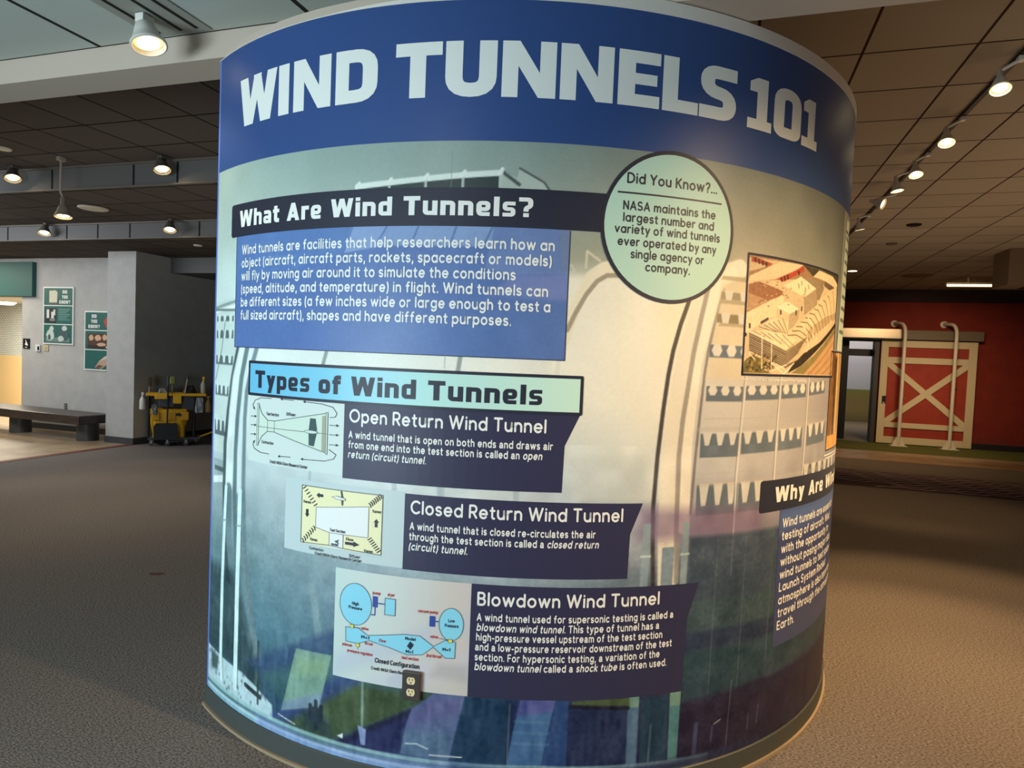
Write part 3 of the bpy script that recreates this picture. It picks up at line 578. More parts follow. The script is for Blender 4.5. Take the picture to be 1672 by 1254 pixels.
band('floor_molding', mat('molding_tan', (.62,.55,.45), .6), -.006, SPAN, 0.0, .012, DR - .02, DR + .017, 'thin tan molding at the carpet')

# --- title
sh = Sheet()
def tl(x0, x1, ps, zb=2.4835, cap=.1885):
    for q in ps: sh.add([(x0 + p[0]*(x1-x0), zb + p[1]*cap) for p in q], 1)
def ringp(x0, y0, x1, y1, wx, wy, r, a0=0.0):
    """closed ring with stems wx wide and bars wy high (unit box of the letter)"""
    k = wx / wy
    return [[(p[0]*k, p[1]) for p in q] for q in blk([((x0+x1)/2/k, y0+wy/2), (x1/k-wy/2, y0+wy/2), (x1/k-wy/2, y1-wy/2), (x0/k+wy/2, y1-wy/2), (x0/k+wy/2, y0+wy/2), ((x0+x1)/2/k, y0+wy/2)], wy, r)]
tl(.213, .469, [[(0,1),(.24,1),(.40,0),(.15,0)], [(.20,0),(.40,0),(.62,1),(.42,1)], [(.40,1),(.60,1),(.80,0),(.60,0)], [(.60,0),(.85,0),(1,1),(.77,1)]])
tl(.480, .539, [rc(0,0,1,1)])
NN = [rc(0,0,.30,1), rc(.70,0,1,1), [(0,1),(.32,1),(1,0),(.68,0)]]
tl(.564, .747, NN)
tl(.769, .943, [rc(0,0,.33,1)] + [[(p[0]*1.45, p[1]) for p in q] for q in blk([(.05,.877),(.69-.115,.877),(.69-.115,.123),(.05,.123)], .24, .24)])
TLAB = 'big white block lettering on the blue band'
sh.build('title_lettering', [WHITE], drum, TLAB); sh = Sheet()
tl(1.014, 1.185, [rc(0,.76,1,1), rc(.316,0,.66,.8)])
tl(1.197, 1.376, [[(p[0]*1.36, p[1]) for p in q] for q in blk([(.125,1),(.125,.12),(.735-.125,.12),(.735-.125,1)], .25, .26)])
tl(1.394, 1.578, NN); tl(1.593, 1.778, NN)
tl(1.795, 1.949, [rc(0,0,.40,1), rc(0,.78,1,1), rc(0,.40,.93,.60), rc(0,0,1,.22)])
tl(1.960, 2.103, [rc(0,0,.42,1), rc(0,0,1,.23)])
tl(2.108, 2.274, [[(p[0]*1.5, p[1]) for p in q] for q in blk([(.655,.88),(.13,.88),(.13,.53),(.535,.47),(.535,.12),(.0,.12)], .24, .20)])
sh.build('title_lettering', [WHITE], drum, TLAB); sh = Sheet()
ONE = [[(.28,0),(.74,0),(.74,1),(.52,1),(.28,.9)], [(0,.76),(.35,.76),(.35,.95),(.0,.9)], rc(0,0,1,.2)]
ONE = [rc(.36,0,.80,1), [(.06,.72),(.40,.72),(.40,.96),(.06,.90)], [(.06,.90),(.40,.80),(.60,1),(.36,1)], rc(0,0,1,.2)]
tl(2.328, 2.457, ONE)
tl(2.469, 2.643, ringp(0,0,1,1,.36,.22,.2))
tl(2.652, 2.775, ONE)
sh.build('title_lettering', [WHITE], drum, TLAB)

# --- heading banner, text, section banner
def part_sheet(name, label, fill, mats):
    s_ = Sheet(); fill(s_); return s_.build(name, mats, drum, label)
o = part_sheet('heading_banner', 'dark banner reading What Are Wind Tunnels?', lambda q: q.rrect(.165,2.043,1.90,2.176,.014,2), [DARK])
block_words('What Are Wind Tunnels?', .236, 1.520, 2.080, .066, 3, [WHITE], o)
tp = Paint(np.linspace(.212, 1.652, 420), np.linspace(1.593, 2.043, 130))
for ch in range(3): tp.img[..., ch] = np.interp(tp.S, [.2,1.0,1.65], [(.36,.44,.43)[ch], (.48,.52,.55)[ch], (.74,.74,.76)[ch]])[None, :]
TB = (.35,.465,.69); tp.img[:] = TB
tp.poly([(.85,2.05),(.825,1.95),(.60,1.90),(.21,1.86),(.21,2.05)], (.36,.50,.72), .7, .02)
tp.poly([(.857,2.05),(.825,1.95),(1.0,1.975),(1.38,1.975),(1.39,2.05)], (.56,.66,.82), .8, .006)
for a, b in (((.999,2.04),(.964,1.984)),((1.119,2.04),(1.094,1.98)),((1.256,2.04),(1.236,1.981)),((1.381,2.04),(1.355,1.98)),((.86,2.04),(.825,1.95))): tp.line([a, b], .006, (.30,.42,.62), .8)
tp.poly([(1.39,2.05),(1.61,2.05),(1.626,1.893),(1.45,1.88),(1.36,1.90)], (.47,.56,.75), .6, .01)
tp.poly([(1.61,2.05),(1.66,2.05),(1.66,1.89),(1.626,1.893)], (.46,.53,.66), .8, .004); tp.poly([(1.462,1.88),(1.66,1.895),(1.66,1.80),(1.38,1.81)], (.49,.54,.75), .7, .02)
tp.line([(.540,1.826),(.625,1.902),(.825,1.942),(1.118,1.962),(1.268,1.915),(1.342,1.86),(1.40,1.76)], .012, (.33,.45,.70), .6, .01); tp.line([(.24,1.93),(.42,1.95),(.6,1.945)], .006, (.45,.57,.78), .6); tp.line([(.5,2.0),(.5,1.95)], .006, (.45,.57,.78), .6)
tp.noise(.010, .08); tp.noise(.006, .01)
S_ = tp.S; Z_ = tp.Z
o = tp.build('text_panel', VINYL, drum, 1, 'blue panel with six lines of white text about wind tunnels')
q = Sheet(); q.line([(.214,2.04),(.214,1.594),(1.651,1.594),(1.651,2.04)], .003, 2, 0)
for k, (tx, b) in enumerate((('Wind tunnels are facilities that help researchers learn how an', 1.599), ('object (aircraft, aircraft parts, rockets, spacecraft or models)', 1.591), ('will fly by moving air around it to simulate the conditions', 1.469), ('(speed, altitude, and temperature) in flight. Wind tunnels can', 1.583), ('be different sizes (a few inches wide or large enough to test a', 1.593), ('full sized aircraft), shapes and have different purposes.', 1.460))):
    q.text(tx, .260, b, 1.968 - .0525*k, .0385, 3, 1, w=.175)
q.build('lettering', [NAVY, WHITE], o)
g = Paint(np.linspace(.338,1.718,120), np.linspace(1.409,1.536,4))
for ch in range(3): g.img[..., ch] = np.interp(g.S, [.34,.8,1.2,1.7], [(.42,.74,.88)[ch], (.50,.80,.90)[ch], (.72,.90,.88)[ch], (.80,.93,.86)[ch]])[None, :]
o = g.build('section_banner', VINYL, drum, 2, 'sky blue banner reading Types of Wind Tunnels')
q = Sheet(); q.line([(.338,1.409),(.338,1.537),(1.716,1.537),(1.716,1.409),(.338,1.409),(.338,1.45)], .011, 3, 0, True); q.block('Types of Wind Tunnels', .380, 1.579, 1.436, .069, 3, 0); q.build('lettering', [DARK], o)

# --- three caption panels
def caption(polys, head, lines, label):
    s_ = Sheet()
    for p in polys: s_.add(p, 1)
    o = s_.build('caption_panel', [NAVY], drum, label); q = Sheet()
    q.text(head[0], head[1], head[2], head[3], head[4], 2, 0, w=.162)
    for runs, x0, x1, zb, cap in lines: q.text(runs, x0, x1, zb, cap, 2, 0, GHV, .185, gap=.15, space=.40)
    q.build('lettering', [WHITE], o)
caption([[(.850,1.409),(1.716,1.409),(1.664,1.295),(.850,1.295)], [(.850,1.295),(1.664,1.295),(1.661,1.131),(.850,1.131)]], ('Open Return Wind Tunnel', .873, 1.597, 1.338, .049),
    [([('A wind tunnel that is open on both ends and draws air', 0)], .872, 1.623, 1.280, .0275), ([('from one end into the test section is called an ', 0), ('open', 1)], .872, 1.586, 1.244, .0275), ([('return (circuit) tunnel.', 1)], .871, 1.177, 1.208, .0275)], 'navy caption panel about the Open Return Wind Tunnel')
caption([[(1.105,1.099),(1.963,1.094),(1.919,.982),(1.104,.982)], [(1.104,.982),(1.919,.982),(1.916,.822),(1.103,.826)]], ('Closed Return Wind Tunnel', 1.127, 1.889, 1.028, .049),
    [([('A wind tunnel that is closed re-circulates the air', 0)], 1.126, 1.790, .971, .0275), ([('through the test section is called a ', 0), ('closed return', 1)], 1.125, 1.802, .934, .0275), ([('(circuit) tunnel.', 1)], 1.124, 1.338, .898, .0275)], 'navy caption panel about the Closed Return Wind Tunnel')
caption([[(1.358,.797),(2.217,.788),(2.173,.660),(1.358,.660)], [(1.358,.660),(2.173,.660),(2.164,.382),(1.358,.390)]], ('Blowdown Wind Tunnel', 1.380, 2.049, .7205, .049),
    [([('A wind tunnel used for supersonic testing is called a', 0)], 1.381, 2.110, .666, .0275), ([('blowdown wind tunnel.', 1), (' This type of tunnel has a', 0)], 1.381, 2.053, .630, .0275), ([('high-pressure vessel upstream of the test section', 0)], 1.381, 2.068, .595, .0275),
     ([('and a low-pressure reservoir downstream of the test', 0)], 1.379, 2.110, .5595, .0275), ([('section. For hypersonic testing, a variation of the', 0)], 1.379, 2.061, .5235, .0275), ([('blowdown tunnel', 1), (' called a ', 0), ('shock tube', 1), (' is often used.', 0)], 1.379, 2.092, .4885, .0275)], 'navy caption panel about the Blowdown Wind Tunnel')

# --- diagram cards
DM = [PALE, DARK, LGREEN, GREY, PAPER, CREAM, CYAN, BLUE, RED, YELL, DGREEN, TAN]
def arrow(q, a, b, w, layer, mi, hd=.012):
    q.line([a, b], w, layer, mi); d = (b[0]-a[0], b[1]-a[1]); l = math.hypot(*d); d = (d[0]/l, d[1]/l)
    q.add([b, (b[0]-d[0]*hd-d[1]*hd*.45, b[1]-d[1]*hd+d[0]*hd*.45), (b[0]-d[0]*hd+d[1]*hd*.45, b[1]-d[1]*hd-d[0]*hd*.45)], layer, mi)
def label_txt(q, t, x0, x1, z, cap=.013, mi=1, layer=4, w=.2): q.text(t, x0, x1, z, cap, layer, mi, GHV, w)
o = part_sheet('diagram_card', 'pale card with the open return tunnel diagram', lambda q: q.add(rc(.342,1.140,.850,1.409), 1), [CARDW])
q = Sheet()
q.add([(.408,1.370),(.43,1.335),(.466,1.312),(.466,1.269),(.43,1.245),(.408,1.212)], 2, 2); q.add([(.466,1.312),(.509,1.313),(.505,1.270),(.465,1.269)], 2, 2); q.add([(.509,1.313),(.772,1.363),(.772,1.216),(.505,1.270)], 2, 2)
for a in ([(.408,1.370),(.43,1.335),(.466,1.312),(.509,1.313),(.772,1.363)], [(.408,1.212),(.43,1.245),(.465,1.269),(.505,1.270),(.772,1.216)]): q.line(a, .0028, 3, 3)
for x in (.466,.507): q.line([(x,1.312),(x,1.27)], .0022, 3, 3)
q.add([(.401,1.374),(.411,1.374),(.408,1.207),(.398,1.207)], 3, 2); q.line([(.401,1.374),(.411,1.374),(.408,1.207),(.398,1.207),(.401,1.374)], .002, 4, 3)
q.add([(.753,1.352),(.771,1.354),(.773,1.218),(.753,1.222)], 3, 11); q.add([(.771,1.366),(.779,1.366),(.779,1.211),(.772,1.212)], 3, 2); q.line([(.771,1.366),(.779,1.366),(.779,1.211),(.772,1.212),(.771,1.366)], .002, 4, 3)
q.add([(.696,1.339),(.722,1.339),(.731,1.295),(.690,1.288)], 3, 10); q.add([(.690,1.288),(.731,1.291),(.717,1.235),(.692,1.237)], 3, 10)
q.line([(.40,1.283),(.78,1.287)], .002, 4, 3); q.disc(.702,1.288,.032,.006,4,2,20); q.ring(.702,1.288,.032,.006,.0018,5,3,24)
for z in (1.320,1.285,1.248): arrow(q, (.356,z), (.394,z+.002), .0024, 3, 1); arrow(q, (.787,z), (.830,z+.001), .0024, 3, 1)
q.line([(.487,1.399),(.42,1.397),(.382,1.385),(.368,1.366),(.376,1.352)], .0024, 3, 1); arrow(q, (.372,1.358), (.383,1.348), .0024, 3, 1)
arrow(q, (.610,1.400), (.538,1.401), .0024, 3, 1); q.line([(.67,1.399),(.75,1.396),(.80,1.387),(.819,1.366),(.812,1.352),(.788,1.348)], .0024, 3, 1); arrow(q, (.69,1.3985), (.658,1.399), .0024, 3, 1)
q.line([(.384,1.223),(.374,1.207),(.385,1.192),(.427,1.181),(.479,1.181)], .0024, 3, 1); arrow(q, (.376,1.215), (.388,1.225), .0024, 3, 1); arrow(q, (.601,1.182), (.531,1.178), .0024, 3, 1)
q.line([(.67,1.181),(.77,1.185),(.81,1.197),(.82,1.213),(.787,1.230)], .0024, 3, 1); arrow(q, (.69,1.182), (.654,1.181), .0024, 3, 1)
label_txt(q, 'Test Section', .458, .531, 1.332, .012); label_txt(q, 'Diffuser', .574, .623, 1.340, .012); label_txt(q, 'Contraction', .432, .504, 1.219, .012); label_txt(q, 'Credit: NASA Glenn Research Center', .486, .689, 1.147, .012)
q.build('drawing', DM, o)
o = part_sheet('diagram_card', 'pale card with the yellow closed return tunnel diagram', lambda q: q.add(rc(.580,.829,1.104,1.105), 1), [CARDG])
q = Sheet()
q.rrect(.667,.866,1.020,1.084,.008,2,5); q.add([(.667,.872),(.80,.872),(.80,.868),(.667,.864)], 2, 5)
q.add([(.738,1.009),(.966,1.037),(.966,.924),(.852,.922),(.801,.922),(.737,.933)], 3, 4); q.add(rc(.801,.868,.862,.93), 3, 4); q.line([(.738,1.009),(.966,1.037),(.966,.924),(.852,.922),(.801,.922),(.737,.933),(.738,1.009)], .002, 4, 3)
q.line([(.667,.868),(.667,1.084),(1.020,1.084),(1.019,.867),(.862,.871),(.80,.874),(.667,.867)], .0028, 4, 3); q.line([(.801,.922),(.801,.873)], .002, 4, 3); q.line([(.862,.922),(.862,.871)], .002, 4, 3)
for a, b in (((.675,1.077),(.739,1.008)),((.675,.869),(.737,.933)),((.968,1.040),(1.016,1.082)),((.970,.920),(1.014,.872))):
    for k in range(7):
        t = (k+.5)/7; x = a[0]+(b[0]-a[0])*t; z = a[1]+(b[1]-a[1])*t; d = 1 if (b[1]-a[1])*(b[0]-a[0]) < 0 else -1
        q.line([(x-.008,z-.001*d),(x,z+.004*d),(x+.007,z+.010*d)] if d > 0 else [(x-.007,z+.008),(x,z+.003),(x+.003,z-.008)], .0036, 5, 1)
q.add([(.808,1.057),(.83,1.062),(.867,1.056),(.867,1.049),(.83,1.050)], 5, 4); q.line([(.808,1.057),(.83,1.062),(.867,1.056),(.867,1.049),(.83,1.050),(.808,1.057)], .0016, 6, 3); q.add([(.846,1.083),(.852,1.083),(.858,1.058),(.850,1.056)], 5, 10); q.add([(.850,1.05),(.858,1.05),(.858,1.030),(.852,1.030)], 5, 10)
def fat(q, x, z, dx, dz, l, w, mi=1):
    nx, nz = -dz, dx; h = l * .42
    q.add([(x-dx*l/2+nx*w*.25, z-dz*l/2+nz*w*.25), (x-dx*l/2-nx*w*.25, z-dz*l/2-nz*w*.25), (x+dx*(l/2-h)-nx*w*.25, z+dz*(l/2-h)-nz*w*.25), (x+dx*(l/2-h)+nx*w*.25, z+dz*(l/2-h)+nz*w*.25)], 5, mi)
    q.add([(x+dx*l/2, z+dz*l/2), (x+dx*(l/2-h)+nx*w*.5, z+dz*(l/2-h)+nz*w*.5), (x+dx*(l/2-h)-nx*w*.5, z+dz*(l/2-h)-nz*w*.5)], 5, mi)
fat(q, .753, 1.055, -1, 0, .03, .02); fat(q, .695, .981, 0, -1, .03, .02); fat(q, .997, .981, 0, 1, .03, .02); fat(q, .902, .893, 1, 0, .06, .02); q.add([(.824,.893),(.846,.902),(.840,.893),(.846,.885)], 5, 10)
for t, x0, x1, z in (('Vanes',.675,.712,1.018),('Vanes',.980,1.015,1.018),('Vanes',.712,.747,.880),('Vanes',.951,.987,.870),('Test Section',.803,.871,.928),('Flow',.875,.906,.903),('Contraction',.710,.776,.846),('Diffuser',.891,.936,.843),('Credit NASA Glenn Research Center',.737,.942,.830),('model',.812,.842,.876)): label_txt(q, t, x0, x1, z, .011, layer=5)
q.build('drawing', DM, o)
k_ = Paint(np.linspace(.834,1.358,130), np.linspace(.391,.797,100))
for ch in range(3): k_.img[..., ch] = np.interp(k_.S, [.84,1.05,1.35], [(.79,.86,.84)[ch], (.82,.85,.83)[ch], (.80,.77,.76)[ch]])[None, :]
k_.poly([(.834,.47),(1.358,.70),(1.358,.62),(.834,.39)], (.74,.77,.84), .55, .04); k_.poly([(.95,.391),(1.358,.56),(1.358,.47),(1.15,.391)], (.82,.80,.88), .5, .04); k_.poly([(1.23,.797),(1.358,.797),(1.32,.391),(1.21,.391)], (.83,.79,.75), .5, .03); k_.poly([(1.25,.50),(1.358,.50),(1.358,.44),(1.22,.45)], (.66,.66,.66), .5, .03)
o = k_.build('diagram_card', VINYL, drum, 1, 'pale card with the blue blowdown tunnel diagram')
q = Sheet()
q.disc(.923,.673,.066,.077,2,6); q.ring(.923,.673,.066,.077,.0026,3,3); q.disc(1.291,.645,.044,.058,2,6); q.ring(1.291,.645,.044,.058,.0026,3,3)
TU = [(.885,.583),(.938,.587),(.977,.566),(1.121,.591),(1.179,.592),(1.229,.560),(1.272,.586),(1.309,.583),(1.308,.524),(1.274,.522),(1.229,.557),(1.190,.525),(1.132,.518),(1.072,.533),(.985,.548),(.936,.529),(.887,.530)]
for p in ([TU[0],TU[1],TU[15],TU[16]], [TU[1],TU[2],TU[14],TU[15]], [TU[2],TU[3],TU[13],TU[14]], [TU[3],TU[4],TU[11],TU[12],TU[13]], [TU[4],TU[5],TU[10],TU[11]], [TU[5],TU[6],TU[9],TU[10]], [TU[6],TU[7],TU[8],TU[9]]): q.add(p, 2, 6)
q.line(TU + [TU[0]], .0026, 3, 3); q.add([(1.143,.568),(1.157,.557),(1.145,.538),(1.132,.550)], 4, 1)
q.add(rc(.993,.674,1.013,.714), 3, 7); q.add(rc(1.042,.653,1.082,.713), 3, 6); q.line([(1.042,.653),(1.082,.653),(1.082,.713),(1.042,.713),(1.042,.653)], .0026, 4, 3); q.line([(1.013,.690),(1.043,.690)], .004, 3, 7); q.line([(1.003,.674),(1.003,.645),(.988,.645)], .004, 3, 7)
q.add(rc(1.212,.631,1.233,.669), 3, 7); q.line([(1.233,.651),(1.248,.651)], .004, 3, 7)
for x, z in ((.912,.590),(.938,.524),(1.290,.586)): q.add(rc(x-.007,z-.006,x+.007,z+.006), 4, 9); q.line([(x-.007,z-.006),(x+.007,z-.006),(x+.007,z+.006),(x-.007,z+.006),(x-.007,z-.006)], .0014, 5, 3)
q.line([(.919,.588),(.946,.588)], .0016, 4, 3); q.line([(.938,.518),(.938,.508)], .0016, 4, 3); q.line([(1.246,.592),(1.283,.587)], .0016, 4, 3)
for t, x0, x1, z, c in (('High',.909,.937,.670,1),('Pressure',.895,.951,.654,1),('Low',1.280,1.303,.653,1),('Pressure',1.268,1.317,.635,1),('pump',.992,1.023,.721,8),('dryer',1.051,1.078,.722,8),('vacuum pump',1.168,1.242,.678,8),('valve',.949,.979,.584,8),('M<1',.951,.984,.552,1),('Flow',1.024,1.050,.550,8),('Model',1.124,1.163,.572,1),('M>1',1.128,1.155,.525,1),('plenum',.873,.913,.512,8),('throat',.966,.999,.531,8),('pressure regulator',.895,1.0,.492,8),('test section',1.113,1.176,.501,8),('2nd throat',1.204,1.261,.520,8),('M<1',1.263,1.291,.548,1),('valve',1.216,1.244,.590,8),('Credit: NASA Glenn Research Center',.995,1.192,.444,1)): label_txt(q, t, x0, x1, z, .0115, c)
label_txt(q, 'Closed Configuration', 1.009, 1.181, .472, .017)
q.build('drawing', DM, o)

# --- round callout
o = part_sheet('callout_disc', 'mint disc with dark rim reading Did You Know?', lambda q: (q.disc(2.022,2.079,.268,.268,3,1), q.disc(2.022,2.079,.254,.254,4,0)), [MINT, DARK])
q = Sheet(); q.text('Did You Know?...', 1.843, 2.203, 2.219, .037, 5, 0, w=.17); q.line([(1.811,2.186),(2.226,2.186)], .006, 5, 0)
for t, x0, x1, z in (('NASA maintains the',1.833,2.202,2.127),('largest number and',1.835,2.197,2.086),('variety of wind tunnels',1.806,2.227,2.046),('ever operated by any',1.819,2.213,2.003),('single agency or',1.869,2.161,1.961),('company.',1.926,2.104,1.919)): q.text(t, x0, x1, z, .032, 5, 0, w=.17)
q.build('lettering', [DARK], o)

# --- aerial photograph of the tunnel building
a_ = Paint(np.linspace(2.374,3.135,330), np.linspace(1.569,2.025,230), (.80,.72,.58))
AER = [
    ((.84,.76,.62), [(2.378,2.023),(3.140,2.025),(3.100,1.575),(2.374,1.572)]),
    ((.62,.50,.38), [(2.378,2.023),(3.140,2.025),(3.133,1.959),(2.732,1.963),(2.381,1.921)]),
    ((.80,.72,.58), [(2.379,2.010),(2.566,2.015),(2.506,1.994),(2.384,1.958)]),
    ((.66,.28,.20), [(2.390,2.014),(2.416,2.013),(2.513,1.999),(2.492,1.989),(2.391,1.996)]),
    ((.88,.80,.66), [(2.386,1.942),(2.558,2.014),(2.725,2.019),(2.671,1.991),(2.537,1.943),(2.468,1.932),(2.381,1.921)]),
    ((.70,.29,.22), [(2.537,1.943),(2.662,1.989),(2.731,2.016),(2.733,1.994),(2.673,1.972),(2.589,1.938)]),
    ((.82,.74,.60), [(2.381,1.921),(2.468,1.932),(2.589,1.938),(2.592,1.915),(2.537,1.905),(2.440,1.927)]),
    ((.60,.42,.30), [(2.382,1.910),(2.440,1.925),(2.589,1.900),(2.591,1.884),(2.496,1.857),(2.382,1.804)]),
    ((.72,.58,.44), [(2.384,1.878),(2.496,1.857),(2.435,1.827),(2.382,1.809)]),
    ((.92,.85,.70), [(2.380,1.802),(2.594,1.891),(2.610,1.821),(2.559,1.798),(2.509,1.794),(2.380,1.721)]),
    ((.28,.27,.20), [(2.725,2.019),(2.886,2.018),(3.140,2.025),(3.158,1.962),(2.889,1.996),(2.816,1.982)]),
    ((.90,.84,.70), [(2.816,1.982),(2.873,2.015),(3.045,2.009),(3.154,1.978),(3.146,1.960),(3.080,1.943),(2.934,1.978)]),
    ((.42,.37,.30), [(2.942,1.978),(3.079,1.964),(3.061,1.938),(2.938,1.955)]),
    ((.58,.52,.42), [(2.808,1.975),(2.922,1.966),(2.937,1.944),(2.892,1.893),(2.860,1.890),(2.848,1.930),(2.732,1.963)]),
    ((.94,.88,.74), [(2.591,1.922),(2.711,1.971),(2.853,1.936),(2.746,1.890)]),
    ((.80,.73,.60), [(2.591,1.922),(2.746,1.890),(2.755,1.819),(2.633,1.842),(2.598,1.851)]),
    ((.66,.59,.48), [(2.746,1.890),(2.853,1.936),(2.872,1.871),(2.791,1.834),(2.755,1.819)]),
    ((.88,.81,.66), [(2.619,1.724),(2.713,1.784),(2.803,1.825),(2.893,1.888),(3.004,1.943),(3.146,1.978),(3.170,1.841),(3.016,1.798),(2.850,1.741),(2.797,1.698)]),
    ((.74,.66,.52), [(2.797,1.698),(2.850,1.741),(3.016,1.798),(3.170,1.841),(3.164,1.863),(2.976,1.827),(2.821,1.775),(2.772,1.722)]),
    ((.95,.90,.77), [(2.551,1.835),(2.618,1.865),(2.712,1.840),(2.640,1.815)]),
    ((.84,.77,.64), [(2.551,1.835),(2.640,1.815),(2.635,1.757),(2.559,1.798)]),
    ((.72,.65,.53), [(2.640,1.815),(2.712,1.840),(2.711,1.803),(2.677,1.767),(2.636,1.750)]),
    ((.90,.84,.70), [(2.441,1.748),(2.547,1.797),(2.639,1.784),(2.635,1.740),(2.545,1.740)]),
    ((.93,.87,.73), [(2.401,1.732),(2.544,1.749),(2.702,1.714),(2.629,1.669)]),
    ((.90,.84,.71), [(2.401,1.730),(2.629,1.669),(2.633,1.591),(2.405,1.656)]),
    ((.80,.73,.59), [(2.629,1.669),(2.787,1.733),(2.799,1.703),(2.693,1.625),(2.633,1.591)]),
    ((.22,.19,.15), [(2.685,1.614),(2.769,1.662),(2.921,1.714),(3.174,1.830),(3.179,1.814),(2.938,1.699),(2.754,1.611),(2.652,1.579)]),
    ((.55,.50,.32), [(2.679,1.580),(2.754,1.611),(2.863,1.655),(3.179,1.814),(3.186,1.792),(2.780,1.577)]),
    ((.76,.62,.44), [(2.780,1.577),(3.186,1.792),(3.152,1.576)]),
    ((.24,.20,.16), [(2.476,1.630),(2.565,1.607),(2.543,1.592),(2.478,1.614)]),
    ((.44,.40,.24), [(2.375,1.576),(2.382,1.620),(2.423,1.645),(2.483,1.630),(2.498,1.588),(2.536,1.577)])]
